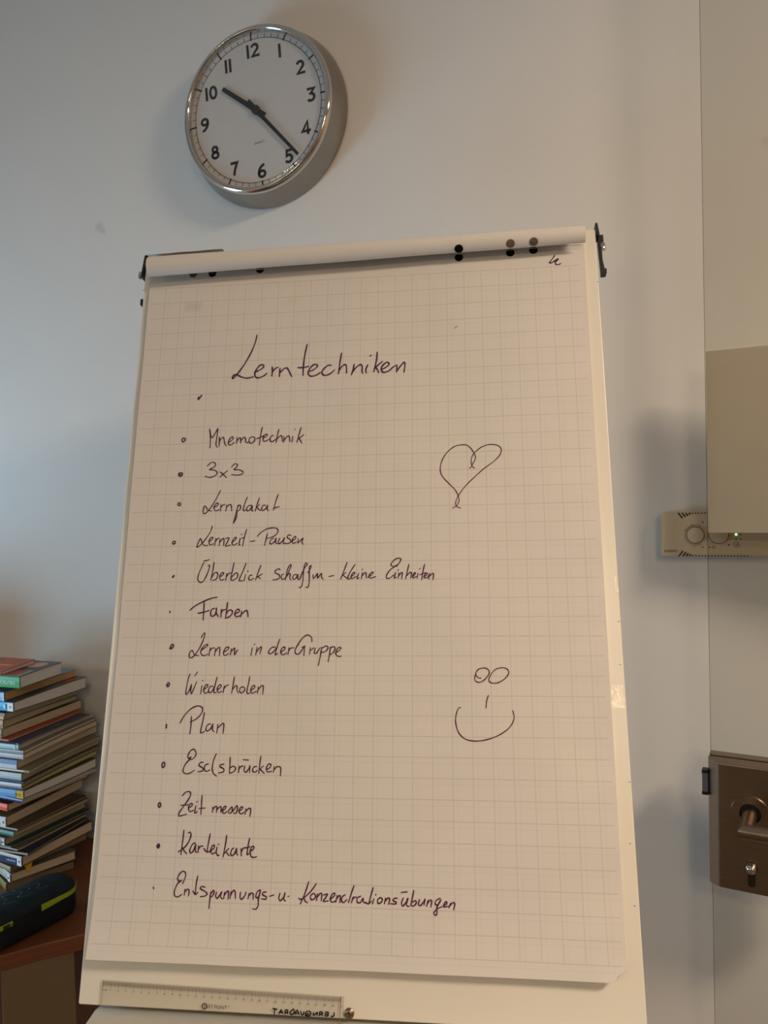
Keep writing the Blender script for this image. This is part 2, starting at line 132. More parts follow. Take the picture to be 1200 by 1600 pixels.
 ('heart_doodle', 1.5, [[4524,2985,4552,2966,4573,2924,4603,2870,4612,2821,4594,2772,4554,2703,4497,2652,4416,2647,4334,2665,4252,2724,4181,2814,4139,2923,4134,3020,4166,3100,4246,3193,4320,3273,4361,3346,4381,3424,4362,3483,4339,3512,4287,3543],[4597,2983,4567,2960,4556,2923,4554,2862,4576,2802,4611,2754,4694,2689,4787,2656,4879,2659,4936,2685,4963,2735,4938,2813,4850,2902,4721,2995,4604,3100,4499,3200,4417,3299,4367,3376,4337,3447,4334,3488,4356,3524,4399,3541]]),
 ('smiley_doodle', 1.6, [[4622,5777,4590,5774,4563,5746,4557,5718,4588,5672,4640,5653,4692,5657,4727,5690,4719,5732,4680,5783,4632,5820,4585,5830,4547,5807,4544,5760,4559,5723],[4829,5657,4786,5685,4737,5750,4719,5792,4735,5829,4786,5841,4847,5829,4923,5782,4969,5722,4964,5676,4923,5650,4871,5650,4829,5659],[4710,5991,4687,6055,4676,6146],[4355,6142,4334,6149,4310,6195,4295,6259,4294,6331,4316,6422,4362,6489,4431,6533,4532,6547,4634,6537,4746,6507,4858,6456,4952,6388,5004,6316,5022,6252,5009,6176]]),
 ('corner_mark', 2.0, [[5805,-178,5777,-136,5735,-81,5727,-67,5740,-61,5770,-72,5813,-100,5846,-121,5849,-108,5820,-82,5808,-61,5814,-39,5840,-27,5866,-32,5886,-45]]),
 ('pen_fleck', 0.9, [[4352,894,4369,873,4398,866]]),
]
RULER_INK = [[2066,9644,2100,9646,2127,9653],[2095,9648,2091,9704],[2146,9693,2160,9673,2173,9653,2194,9692],[2152,9682,2189,9677],[2254,9649,2250,9694],[2254,9652,2227,9651,2221,9664,2228,9674,2252,9672],[2235,9674,2215,9694],[2325,9633,2303,9651,2283,9671,2282,9686,2298,9695,2318,9689,2332,9669,2328,9640],[2335,9689,2368,9648,2392,9695],[2346,9681,2380,9675],[2411,9653,2416,9687,2432,9693,2443,9684,2452,9655],[2494,9649,2472,9670,2471,9690,2490,9702,2521,9696,2534,9674,2526,9656,2498,9648],[2461,9699,2490,9685,2520,9673],[2614,9654,2606,9694],[2609,9657,2567,9695],[2566,9658,2560,9693],[2672,9651,2668,9695],[2672,9653,2645,9652,2637,9664,2644,9674,2668,9672],[2652,9675,2630,9692],[2745,9649,2740,9693],[2745,9650,2701,9651],[2742,9670,2700,9672],[2740,9692,2697,9691],[2758,9690,2762,9691],[2812,9648,2813,9678,2798,9692,2774,9696]]
BOOKS = [
 (1, -1.1297, 1.0850, -1.1297, 1.1657, 1.1463, 1.1405, 1.1526, 1.1441),
 (2, -1.0878, 1.0850, -1.0878, 1.1888, 1.1418, 1.1188, 1.1461, 1.1219),
 (3, -1.1243, 1.0850, -1.1243, 1.2686, 1.1097, 1.0935, 1.1107, 1.0979),
 (4, -1.1037, 1.0850, -1.1037, 1.2715, 1.0927, 1.0765, 1.0969, 1.0739),
 (5, -1.1244, 1.0850, -1.1244, 1.2651, 1.0728, 1.0600, 1.0688, 1.0599),
 (6, -1.1296, 1.0850, -1.1296, 1.2722, 1.0597, 1.0434, 1.0577, 1.0487),
 (7, -1.1333, 1.0850, -1.1333, 1.2904, 1.0432, 1.0257, 1.0436, 1.0267),
 (8, -1.1176, 1.0850, -1.1176, 1.2811, 1.0271, 1.0213, 1.0301, 1.0263),
 (9, -1.0913, 1.0850, -1.0913, 1.2653, 1.0258, 1.0189, 1.0323, 1.0273),
 (10, -1.0961, 1.0850, -1.0961, 1.2816, 1.0174, 1.0081, 1.0224, 1.0147),
 (11, -1.0848, 1.0850, -1.0848, 1.2736, 1.0092, 1.0011, 1.0176, 1.0100),
 (12, -1.0852, 1.0850, -1.0852, 1.2773, 1.0011, 0.9919, 1.0088, 0.9986),
 (13, -1.1005, 1.0850, -1.1005, 1.2947, 0.9894, 0.9732, 0.9922, 0.9793),
 (14, -1.0733, 1.0850, -1.0733, 1.2713, 0.9759, 0.9690, 0.9857, 0.9755),
 (15, -1.0913, 1.0850, -1.0913, 1.2883, 0.9661, 0.9522, 0.9687, 0.9571),
 (16, -1.0859, 1.0850, -1.0859, 1.2815, 0.9517, 0.9482, 0.9596, 0.9544),
 (17, -1.0920, 1.0850, -1.0920, 1.2865, 0.9476, 0.9407, 0.9523, 0.9471),
 (18, -1.0908, 1.0850, -1.0908, 1.2810, 0.9408, 0.9362, 0.9476, 0.9386),
 (19, -1.0876, 1.0850, -1.0876, 1.2743, 0.9354, 0.9215, 0.9330, 0.9152),
 (20, -1.0918, 1.0850, -1.0766, 1.2607, 0.9200, 0.9130, 0.9195, 0.9130),
 (21, -1.1263, 1.0850, -1.1057, 1.2700, 0.9069, 0.8940, 0.9045, 0.8940),
 (22, -1.1305, 1.0850, -1.1314, 1.2837, 0.8832, 0.8656, 0.8841, 0.8656),
 (23, -1.1044, 1.0850, -1.0943, 1.2513, 0.8688, 0.8607, 0.8800, 0.8607),
 (24, -1.1137, 1.0850, -1.0992, 1.2602, 0.8584, 0.8491, 0.8556, 0.8491),
 (25, -1.1352, 1.0850, -1.1160, 1.2715, 0.8441, 0.8312, 0.8417, 0.8312),
 (26, -1.1207, 1.0850, -1.0993, 1.2667, 0.8331, 0.8284, 0.8336, 0.8284),
 (27, -1.1061, 1.0850, -1.0959, 1.2514, 0.8292, 0.8245, 0.8310, 0.8245),
 (28, -1.0829, 1.0850, -1.0880, 1.2438, 0.8265, 0.8195, 0.8260, 0.8195),
 (29, -1.0975, 1.0850, -1.0809, 1.2490, 0.8153, 0.7979, 0.8171, 0.7979),
 (30, -1.1241, 1.0850, -1.0866, 1.2385, 0.7931, 0.7837, 0.7990, 0.7837),
 (31, -1.1248, 1.0850, -1.0763, 1.1956, 0.7801, 0.7649, 0.7811, 0.7649),
 (32, -1.1361, 1.0850, -1.0786, 1.1939, 0.7610, 0.7480, 0.7617, 0.7480),
]
# ------------------------------------------------------------------ mesh helpers
class MB:
    def __init__(s): s.v = []; s.f = []; s.uv = []
    def box(s, a, b, f=None):
        n = len(s.v); x0, y0, z0 = a; x1, y1, z1 = b
        pts = [(x0, y0, z0), (x1, y0, z0), (x1, y1, z0), (x0, y1, z0), (x0, y0, z1), (x1, y0, z1), (x1, y1, z1), (x0, y1, z1)]
        s.v += [f(*p) if f else p for p in pts]
        s.f += [tuple(n+i for i in q) for q in ((0, 3, 2, 1), (4, 5, 6, 7), (0, 1, 5, 4), (1, 2, 6, 5), (2, 3, 7, 6), (3, 0, 4, 7))]
        return s
    def prism(s, pts, a, b):     # pts: 2D outline, a/b: functions (p,q)->3D for the two ends
        n = len(s.v); k = len(pts)
        s.v += [a(*p) for p in pts] + [b(*p) for p in pts]
        s.f += [tuple(range(n+k-1, n-1, -1)), tuple(range(n+k, n+2*k))] + [(n+i, n+(i+1) % k, n+k+(i+1) % k, n+k+i) for i in range(k)]
        return s
    def loft(s, rings, cap0=True, cap1=True, closed=True):
        n = len(s.v); k = len(rings[0])
        for r in rings: s.v += list(r)
        for j in range(len(rings)-1):
            for i in range(k if closed else k-1):
                s.f.append((n+j*k+i, n+j*k+(i+1) % k, n+(j+1)*k+(i+1) % k, n+(j+1)*k+i))
        if cap0: s.f.append(tuple(n+i for i in range(k-1, -1, -1)))
        if cap1: s.f.append(tuple(n+(len(rings)-1)*k+i for i in range(k)))
        return s
    def lathe(s, prof, c, ax, e1, e2, seg=96, caps=True):   # prof: (r, h)
        rings = [[c + ax*h + (e1*math.cos(2*math.pi*i/seg) + e2*math.sin(2*math.pi*i/seg))*r for i in range(seg)] for r, h in prof]
        return s.loft(rings, caps, caps)
    def tube(s, pts, r, seg=16):
        pts = [Vector(p) for p in pts]; rings = []
        for i, p in enumerate(pts):
            d = (pts[min(i+1, len(pts)-1)] - pts[max(i-1, 0)]).normalized()
            u = d.cross(Vector((0.13, .3, 1))).normalized() if abs(d.z) < .9 else d.cross(Vector((1, .2, 0))).normalized()
            v = d.cross(u); rr = r[i] if isinstance(r, (list, tuple)) else r
            rings.append([p + (u*math.cos(2*math.pi*k/seg) + v*math.sin(2*math.pi*k/seg))*rr for k in range(seg)])
        return s.loft(rings)
    def ribbon(s, pts, hw, f, closed=False):   # 2D polyline -> flat strip; f maps (a,b)->3D
        P = [Vector(p) for p in pts]; Q = [P[0]]
        for p in P[1:]:
            if (p-Q[-1]).length > 1e-7: Q.append(p)
        P = Q; n = len(P)
        if n < 2: return s
        base = len(s.v)
        for i in range(n):
            if closed: a = (P[i]-P[i-1]).normalized(); b = (P[(i+1) % n]-P[i]).normalized()
            else:
                a = (P[i]-P[i-1]).normalized() if i else (P[1]-P[0]).normalized()
                b = (P[i+1]-P[i]).normalized() if i < n-1 else a
            t = a+b; t = t.normalized() if t.length > 1e-6 else a
            nrm = Vector((-t.y, t.x)); k = 1/max(.55, abs(nrm.dot(Vector((-a.y, a.x)))))
            h = hw[i] if isinstance(hw, list) else hw
            s.v += [f(*(P[i]+nrm*h*k)), f(*(P[i]-nrm*h*k))]
        for i in range(n if closed else n-1):
            j = (i+1) % n; s.f.append((base+2*i, base+2*i+1, base+2*j+1, base+2*j))
        return s
    def disc(s, c, r, f, seg=24, sy=1.0):
        n = len(s.v); s.v += [f(c[0]+r*math.cos(2*math.pi*i/seg), c[1]+r*sy*math.sin(2*math.pi*i/seg)) for i in range(seg)]
        s.f.append(tuple(range(n, n+seg))); return s
def spline(pts, k=4):
    if len(pts) < 3: return pts
    out = []
    for i in range(len(pts)-1):
        p0 = pts[max(i-1, 0)]; p1 = pts[i]; p2 = pts[i+1]; p3 = pts[min(i+2, len(pts)-1)]
        for j in range(k):
            t = j/k
            out.append(tuple(.5*((2*b)+(-a+c)*t+(2*a-5*b+4*c-d)*t*t+(-a+3*b-3*c+d)*t**3) for a, b, c, d in zip(p0, p1, p2, p3)))
    return out + [pts[-1]]
def thing(name, label, cat, loc, group=None):
    o = bpy.data.objects.new(name, None); COL.objects.link(o); o.location = loc; o.empty_display_size = .03
    o['label'] = label; o['category'] = cat
    if group: o['group'] = group
    return o
def root_of(p):
    v = Vector((0, 0, 0))
    while p: v = v + p.location; p = p.parent
    return v
def build(name, mb, material, parent=None, bevel=0, smooth=False, seg=2, label=None, uvs=None, loc=None):
    """one mesh object; mb is in world coordinates and is moved into the parent's frame (no rotations are used)"""
    off = root_of(parent) if parent else Vector((0, 0, 0))
    if loc is None: loc = Vector((0, 0, 0))
    loc = Vector(loc)
    me = bpy.data.meshes.new(name); me.from_pydata([tuple(Vector(p)-off-loc) for p in mb.v], [], mb.f)
    bm = bmesh.new(); bm.from_mesh(me); bmesh.ops.recalc_face_normals(bm, faces=bm.faces)
    if bevel:
        es = [e for e in bm.edges if len(e.link_faces) == 2 and e.calc_face_angle(0) > .6]
        bmesh.ops.bevel(bm, geom=es, offset=bevel, segments=seg, profile=.5, affect='EDGES', clamp_overlap=True)
    bm.to_mesh(me); bm.free()
    if smooth:
        for p in me.polygons: p.use_smooth = True
        me.set_sharp_from_angle(angle=.7)
    if uvs:
        L = me.uv_layers.new(name='UVMap')
        for l in me.loops: L.data[l.index].uv = uvs[l.vertex_index]
    for mm in (material if isinstance(material, (list, tuple)) else [material]): me.materials.append(mm)
    o = bpy.data.objects.new(name, me); COL.objects.link(o); o.location = loc
    if parent: o.parent = parent
    if label: o['label'] = label
    return o
def tag(o, label, cat, group=None):
    o['label'] = label; o['category'] = cat
    if group: o['group'] = group
    return o
def structure(o): o['kind'] = 'structure'; return o
def text_mb(mb, txt, size, f, ax='CENTER', squash=1.0):
    c = bpy.data.curves.new('txt', 'FONT'); c.body = txt; c.size = size; c.align_x = ax; c.align_y = 'CENTER'; c.resolution_u = 3
    o = bpy.data.objects.new('txt', c); COL.objects.link(o); bpy.context.view_layer.update()
    dg = bpy.context.evaluated_depsgraph_get(); me = bpy.data.meshes.new_from_object(o.evaluated_get(dg))
    n = len(mb.v); mb.v += [f(v.co.x*squash, v.co.y) for v in me.vertices]; mb.f += [tuple(n+i for i in p.vertices) for p in me.polygons]
    bpy.data.objects.remove(o); bpy.data.curves.remove(c); bpy.data.meshes.remove(me)
    return mb
X, Y, Z = Vector((1, 0, 0)), Vector((0, 1, 0)), Vector((0, 0, 1))

# ------------------------------------------------------------------ room shell
WY = 1.324
structure(build('wall_back', MB().box((-2.6, WY, 0), (2.6, WY+.12, 2.75)), WALL))
structure(build('wall_right', MB().box((2.5, -5, 0), (2.62, WY, 2.75)), M_DIM))
structure(build('wall_front', MB().box((-2.5, -5.12, 0), (2.5, -5, 2.75)), M_DIM))
wl = MB()
wl.box((-2.62, -5, 0), (-2.3, WY, .68)).box((-2.62, -5, 1.28), (-2.3, WY, 2.75)).box((-2.62, -5, .68), (-2.3, -.16, 1.28)).box((-2.62, .96, .68), (-2.3, WY, 1.28))
structure(build('wall_left', wl, WALL))
structure(build('floor', MB().box((-2.62, -5.12, -.1), (2.62, WY+.12, 0)), M_FLOOR))
structure(build('ceiling', MB().box((-2.62, -5.12, 2.75), (2.62, WY+.12, 2.85)), M_CEIL))
structure(build('baseboard_back', MB().box((-2.3, WY-.012, 0), (2.5, WY, .07)), M_WHITE, bevel=.002))
structure(build('shadow_block_1', MB().box((-1.80, 1.02, 0), (-1.545, WY, 1.22)), WALL, bevel=.004))  # unseen block added to keep window light off the wall's left end
wf = MB()
for a, b in (((-2.42, -.16, .68), (-2.36, .96, .72)), ((-2.42, -.16, 1.24), (-2.36, .96, 1.28)), ((-2.42, -.16, .72), (-2.36, -.12, 1.24)), ((-2.42, .92, .72), (-2.36, .96, 1.24)), ((-2.42, .38, .72), (-2.36, .42, 1.24))): wf.box(a, b)
structure(build('window_1', wf, M_WHITE, bevel=.003))

# ------------------------------------------------------------------ glass door
E0 = Vector((.0524, 1.2404, 0)); da = math.radians(-9.2)
DD = Vector((math.cos(da), math.sin(da), 0)); DN = Vector((math.sin(da), -math.cos(da), 0))
def D(s, z, off=0): return E0 + DD*s + Z*z + DN*off
dr = build('door_1', MB().box((0, .008, -.008), (.9, 2.6, 0), lambda s, z, o: D(s, z, o)), [M_DOORGLASS, M_GLASSEDGE])
for p in dr.data.polygons:
    if abs(p.normal.dot(DN)) < .5: p.material_index = 1
structure(dr)
build('frosted_film', MB().box((.0005, 1.380, -.0095), (.9, 1.6450, -.0085), lambda s, z, o: D(s, z, o)), M_FILM, dr, label='frosted film band across the glass')
lc = MB()
lc.loft([[D(s, z, o) for s, z in ((a, c), (b, c), (b, d), (a, d))] for o, a, b, c, d in ((.0003, -.003, .165, .8655, 1.0525), (.004, -.003, .165, .8655, 1.0525), (.0215, .012, .150, .8695, 1.0500))])
lc.box((-.003, .866, -.028), (.165, 1.052, -.0083), lambda s, z, o: D(s, z, o))
lock = build('lock_case', lc, M_STEEL, dr, bevel=.0012)
build('face_plate', MB().box((.0128, .8700, .0215), (.149, 1.0490, .0232), lambda s, z, o: D(s, z, o)), M_STEEL, lock, bevel=.0006)
rosette = build('rosette', MB().lathe([(.0255, .0232), (.0255, .0268), (.0247, .0280), (.0142, .0280), (.0140, .0238)], D(.0541, .9853), DN, DD, Z, 64, False), M_STEEL, lock, smooth=True)
build('rosette_recess', MB().lathe([(.0141, .0234), (.0141, .0238), (.0002, .0238)], D(.0541, .9853), DN, DD, Z, 40), M_BLACK, rosette)
LR = .0097; c0 = D(.0541, .9853, .0236); c1 = D(.0522, .9810, .083); c2 = D(.166, .9810, .083); cs = [(LR*math.cos(2*math.pi*i/40), LR*math.sin(2*math.pi*i/40)) for i in range(40)]
lv = MB().loft([[c0+DD*x+Z*y for x, y in cs], [c1-DN*.0004+DD*x+Z*y-DN*x for x, y in cs]], True, False)
lv.loft([[c1+DD*.0004+DD*x+Z*y-DN*x for x, y in cs], [c2+Z*y-DN*x for x, y in cs]], False, True)
build('lever_handle', lv, M_STEEL, lock, smooth=True)
kc = MB(); R_ = .0086
outl = [(R_*math.cos(t), R_*math.sin(t)) for t in [math.radians(-60+i*300/28) for i in range(29)]]
outl = [(a, b) for a, b in outl if not (b < -.0072)] ; outl = [(R_*math.cos(math.radians(-55+290*i/28)), R_*math.sin(math.radians(-55+290*i/28))) for i in range(29)] + [(-.005, -.024), (-.0035, -.0262), (0, -.0272), (.0035, -.0262), (.005, -.024)]
kc.prism(outl, lambda a, b: D(.0546+a, .9066+b, .0231), lambda a, b: D(.0546+a, .9066+b, .0252))
kb = build('key_cylinder', kc, M_DARKSTEEL, lock, bevel=.0004)
build('cylinder_plug', MB().lathe([(.0078, .0252), (.0077, .0285), (.0068, .0315), (.0048, .0338), (.0024, .0348), (.0002, .0350)], D(.0546, .9066), DN, DD, Z, 40), M_CHROME, kb, smooth=True)
build('latch_bolt', MB().box((-.0115, .9998, -.006), (-.003, 1.0272, .007), lambda s, z, o: D(s, z, o)), mat('latch_zinc', (.45, .46, .48), .4, .6), lock, bevel=.0008)
build('latch_guide', MB().box((-.0118, .9950, -.0065), (-.003, 1.0000, .0075), lambda s, z, o: D(s, z, o)).box((-.0118, 1.0270, -.0065), (-.003, 1.0320, .0075), lambda s, z, o: D(s, z, o)), M_BLACK, lock, bevel=.0008)

# ------------------------------------------------------------------ wall clock
CC = Vector((-.688, 1.2793, 2.1451)); RO = -.060119
E1 = X*math.cos(RO) - Z*math.sin(RO); E2 = X*math.sin(RO) + Z*math.cos(RO); NF = -Y      # clock frame: right, 12 o'clock, towards the room
def K(a, b, h=0): return CC + E1*(a/1000) + E2*(b/1000) + NF*(h/1000)
clk = thing('wall_clock', 'round chrome wall clock with black numerals showing about 10:23, hung above the flipchart', 'clock', (CC.x, WY, CC.z))
mm = lambda L: [(r/1000, h/1000) for r, h in L]
build('bezel', MB().lathe(mm([(148.3, -2.4), (149.2, -1), (149.4, 1.5), (148.8, 4.5), (147, 7.8), (144.2, 10), (141.4, 10.6), (139.3, 9.8), (138.2, 8.2), (137.6, 6), (137, 1), (136.8, -.6)]), CC, NF, E1, E2, 144, False), M_CHROME, clk, smooth=True)
build('case', MB().lathe(mm([(157, -44.2), (160.5, -42.5), (161, -39), (160, -33), (157, -24), (152.5, -13), (149.5, -5), (148.4, -2)]), CC, NF, E1, E2, 144, False), M_SATIN, clk, smooth=True)
dial = build('dial', MB().lathe(mm([(137, -1.6), (137, -.4), (0.5, -.4)]), CC, NF, E1, E2, 96), M_DIAL, clk)
def arcp(cx, cy, rx, ry, a0, a1, n=14): return [(cx+rx*math.cos(math.radians(a0+(a1-a0)*i/n)), cy+ry*math.sin(math.radians(a0+(a1-a0)*i/n))) for i in range(n+1)]
G = {   # strokes on a glyph one unit high, baseline at y=0
 '0': (.62, [arcp(.31, .5, .24, .42, 90, 450, 30)]), '1': (.20, [[(.10, 1), (.10, 0)]]),
 '2': (.66, [arcp(.31, .68, .23, .24, 165, -35, 14) + [(.10, .085), (.66, .085)]]),
 '3': (.66, [[(.04, .92), (.56, .92), (.29, .60)] + arcp(.29, .335, .25, .255, 80, -150, 16)]),
 '4': (.72, [[(.50, 0), (.50, .93), (.09, .27), (.72, .27)]]),
 '5': (.64, [[(.58, .92), (.20, .92), (.15, .53)] + arcp(.29, .335, .25, .255, 112, -150, 16)]),
 '6': (.66, [arcp(.62, .36, .54, .60, 98, 180, 10) + arcp(.32, .30, .24, .22, 180, 540, 24)]),
 '7': (.64, [[(.02, .92), (.55, .92), (.40, .58), (.29, .25), (.25, 0)]]),
 '8': (.64, [arcp(.32, .72, .19, .20, 90, 450, 22), arcp(.32, .29, .24, .22, 90, 450, 24)]),
 '9': (.66, [arcp(.04, .64, .54, .60, -82, 0, 10) + arcp(.34, .70, .24, .22, 0, 360, 24)])}
NP = {12: (2, 108), 1: (54.9, 93.5), 2: (92.6, 54), 3: (108.9, 1.4), 4: (93.4, -53.3), 5: (56.2, -94.8), 6: (1, -109.2), 7: (-54.1, -92.9), 8: (-91.7, -54.5), 9: (-108.6, .4), 10: (-89.9, 54.4), 11: (-50.5, 93.7)}
H = 24.5
for n, (cx, cy) in NP.items():
    s = str(n); gap = .13; W_ = sum(G[c][0] for c in s) + gap*(len(s)-1); x = -W_/2; mb = MB()
    for c in s:
        for st in G[c][1]: mb.ribbon([(cx+(x+a)*H*1.06, cy+(b-.5)*H) for a, b in st], 2.45, lambda a, b: K(a, b, -.1))
        x += G[c][0]+gap
    build('numeral', mb, M_BLACK, dial)
tr = MB()
tr.ribbon([(127.8*math.cos(2*math.pi*i/144), 127.8*math.sin(2*math.pi*i/144)) for i in range(144)], .5, lambda a, b: K(a, b, -.1), closed=True)
for i in range(60):
    t = 2*math.pi*i/60; r0, r1, hw = (126.0, 136.5, 1.5) if i % 5 == 0 else (127.8, 134.5, .5)
    tr.ribbon([(r0*math.sin(t), r0*math.cos(t)), (r1*math.sin(t), r1*math.cos(t))], hw, lambda a, b: K(a, b, -.15))
build('minute_track', tr, M_BLACK, dial)
build('dial_lettering', text_mb(MB(), 'QUARTZ', 5.2, lambda a, b: K(a+.4, b-57.5, -.1)), mat('grey_print', (.42, .40, .38), .6), dial)
def hand(name, tip, tail, w0, w1, wt, h):
    d = Vector(tip).normalized(); n = Vector((-d.y, d.x)); Lh = Vector(tip).length; q = []
    for r, hw in ((-tail, wt), (-2, wt), (24, w0), (Lh, w1)): q.append((d*r+n*hw, d*r-n*hw))
    ol = [a for a, b in q] + [b for a, b in reversed(q)]
    mb = MB().prism([(p.x, p.y) for p in ol], lambda a, b: K(a, b, h), lambda a, b: K(a, b, h+.6))
    return build(name, mb, M_BLACK, clk)
hand('hour_hand', (-64, 54.5), 22, 4.5, 3.8, 5.2, 2.2)
hand('minute_hand', (76, -97.5), 24, 3.5, 2.7, 4.8, 3.6)
build('hand_cap', MB().lathe(mm([(8, -.2), (8, 5.2), (7, 6.0), (2, 6.2)]), CC, NF, E1, E2, 40), M_BLACK, clk, smooth=True)
build('glass_cover', MB().lathe(mm([(137, 7.6), (134, 8.2), (115, 9.9), (85, 11.6), (50, 12.8), (20, 13.3), (1, 13.4)]), CC, NF, E1, E2, 96, False), M_GLASS, clk, smooth=True)

# ------------------------------------------------------------------ thermostat
TY = WY-.028
def T(x, z, h=0): return Vector((x, TY-h, z))
th = thing('thermostat', 'beige two-dial room thermostat on the wall, half behind the glass door', 'thermostat', (.07, WY, 1.3414))
def rrect(x0, x1, z0, z1, r, n=6):
    o = []
    for cx, cz, a in ((x1-r, z1-r, 0), (x0+r, z1-r, 90), (x0+r, z0+r, 180), (x1-r, z0+r, 270)):
        o += [(cx+r*math.cos(math.radians(a+90*i/n)), cz+r*math.sin(math.radians(a+90*i/n))) for i in range(n+1)]
    return o
build('housing', MB().prism(rrect(-.0112, .1505, 1.3412, 1.4080, .0015, 3), lambda a, b: T(a, b, -.028), lambda a, b: T(a, b, 0)), M_BEIGE, th, bevel=.0008)
build('cover_plate', MB().prism(arcp(.0372, 1.3746, .0328, .0312, 90, 270, 24) + [(.150, 1.3434), (.150, 1.4058)], lambda a, b: T(a, b, 0), lambda a, b: T(a, b, .0009)), M_BEIGE, th, bevel=.0004)
ve = MB(); vt = MB()
for i, x in enumerate([.0135, .0195, .0245, .0292, .0338, .0383, .0428, .0473, .0518, .0563, .0610, .0655, .0700, .0745, .0790, .0835, .0880, .0925, .0970, .1015, .1060, .1105]):
    k = max(.0, 1-i/4.0); ln = .0017+.0068*k; dx = .0062*k
    hw = .0010
    if i < 9: vt.ribbon([(x, 1.4083), (x+dx, 1.4083-ln)], hw, lambda a, b: T(a, b, .0010))
    ve.ribbon([(x, 1.3411), (x+dx, 1.3411+ln)], hw, lambda a, b: T(a, b, .0010))
build('vent_slots', ve, M_BLACK, th)
build('vent_slots', vt, M_BLACK, th)
def knob(cx, cz, r):
    k = build('dial_knob', MB().lathe([(r, .0006), (r, .0035), (r*.93, .0050), (r*.4, .0056), (r*.02, .0057)], T(cx, cz), -Y, X, Z, 48), M_BEIGE, th, smooth=True)
    build('knob_gap', MB().ribbon([(cx+(r+.0004)*math.cos(2*math.pi*i/48), cz+(r+.0004)*math.sin(2*math.pi*i/48)) for i in range(48)], .0005, lambda a, b: T(a, b, .0011), closed=True), mat('brown_shadow_gap', (.25, .20, .14), .8), k)
knob(.0379, 1.3738, .0122); knob(.0709, 1.3746, .0135)
tk = MB()
for i in range(27):
    t = math.radians(62+i*236/26); big = i in (0, 5, 10, 17, 22, 26); hw = .00055 if 4 <= i <= 10 else .0003
    a0, a1 = .0140, .0175 if big else .0162
    tk.ribbon([(.0379+a0*math.cos(t), 1.3738+a0*math.sin(t)), (.0379+a1*math.cos(t), 1.3738+a1*math.sin(t))], hw, lambda a, b: T(a, b, .0012))
for p in ((.0486, 1.3933), (.0481, 1.3551), (.0578, 1.3551), (.0845, 1.3585), (.0949, 1.3677), (.1010, 1.3748), (.1012, 1.3675)): tk.disc(p, .0011, lambda a, b: T(a, b, .0012))
tk.ribbon([(.0615, 1.3562), (.0655, 1.3562), (.0655, 1.3540), (.0615, 1.3540)], .0003, lambda a, b: T(a, b, .0012), closed=True)
build('scale_marks', tk, M_BLACK, th)
build('maker_lettering', text_mb(MB(), 'EURAPO', .0050, lambda a, b: T(.0021+a, 1.3491+b, .0004), squash=1.0), M_BLACK, th)
ML = bpy.data.materials.new('green_led'); ML.use_nodes = True; P = ML.node_tree.nodes['Principled BSDF']; P.inputs['Base Color'].default_value = (.2, .9, .2, 1); P.inputs['Emission Color'].default_value = (.45, 1, .35, 1); P.inputs['Emission Strength'].default_value = 1.6
build('status_light', MB().lathe([(.0019, .0008), (.0019, .0014), (.0010, .0020), (.0001, .0021)], T(.0950, 1.3745), -Y, X, Z, 20), ML, th, label='lit green status light')
bt = build('push_button', MB().lathe([(.0033, .0008), (.0033, .0016), (.0024, .0020), (.0001, .0020)], T(.0948, 1.3590), -Y, X, Z, 24), M_BEIGE, th, smooth=True)
build('button_ring', MB().ribbon([(.0948+.0036*math.cos(2*math.pi*i/24), 1.3590+.0036*math.sin(2*math.pi*i/24)) for i in range(24)], .0004, lambda a, b: T(a, b, .0012), closed=True).disc((.0948, 1.3590), .0010, lambda a, b: T(a, b, .0022), 10), M_BLACK, bt)

# ------------------------------------------------------------------ flipchart easel
TB = Vector((-.7133984, 1.0246639, 1.7676318))
RB = Matrix(((.9738892, .0613772, -.2185696), (.2270238, -.2632968, .9376220), (0, -.9627604, -.2703560)))
def B(u, v, w=0): return TB + RB @ Vector((u/1000, v/1000, w/1000))
BF = lambda w: (lambda u, v: B(u, v, w))
fc = thing('flipchart_easel', 'white flipchart easel standing in front of the wall, its board carrying a large paper pad', 'easel', (B(300, 500).x, B(300, 500).y, 0))
build('board', MB().prism(rrect(-38.5, 640.5, -60.5, 972, 2.2, 3), BF(4.2), BF(22)), M_WHITE, fc, bevel=1.2e-3)
def leg(p, q, wd=16):
    p, q = Vector(p), Vector(q); d = (q-p).normalized(); s = X; t = d.cross(s).normalized()
    return MB().loft([[c+s*a*wd/1000+t*b*.012 for a, b in ((-1, -1), (1, -1), (1, 1), (-1, 1))] for c in (p, q)])
for u in (70, 530):
    a = B(u, 60, 36); d = (B(u, 900, 36)-a).normalized(); b = a + d*((a.z-.012)/-d.z)
    lg = build('leg', leg(a, b), M_TRAY, fc, bevel=.002)
    build('foot', MB().tube([(b.x, b.y, 0.0), (b.x, b.y, .03)], .019, 20), M_BLACK, lg)
a = B(300, 40, 40); b = Vector((a.x+.02, WY-.06, .012)); lg = build('leg', leg(a, b), M_TRAY, fc, bevel=.002); build('foot', MB().tube([(b.x, b.y, 0), (b.x, b.y, .03)], .019, 20), M_BLACK, lg)
tp = [(22, 975.5), (4, 976.5), (-16, 983), (-19.5, 984.5), (-21, 987.5), (-21, 1022), (-17, 1026), (22, 1026)]
build('pen_tray', MB().loft([[B(u, v+dv, w+dw) for w, v in tp] for u, dv, dw in ((-17.5, 4, 4), (-16.7, 1.5, 1.5), (-14.5, 0, 0), (628, 0, 0))]), M_TRAY, fc, smooth=True)
build('screw', MB().lathe([(.0062, .0), (.0060, .0018), (.0045, .0030), (.0026, .0033), (.0024, .0016), (.0001, .0015)], B(298.8, 966.0, 4.2), (RB @ Vector((0, 0, -1))), RB.col[0].copy(), RB.col[1].copy(), 28), M_STEEL, fc, smooth=True)
br = MB()
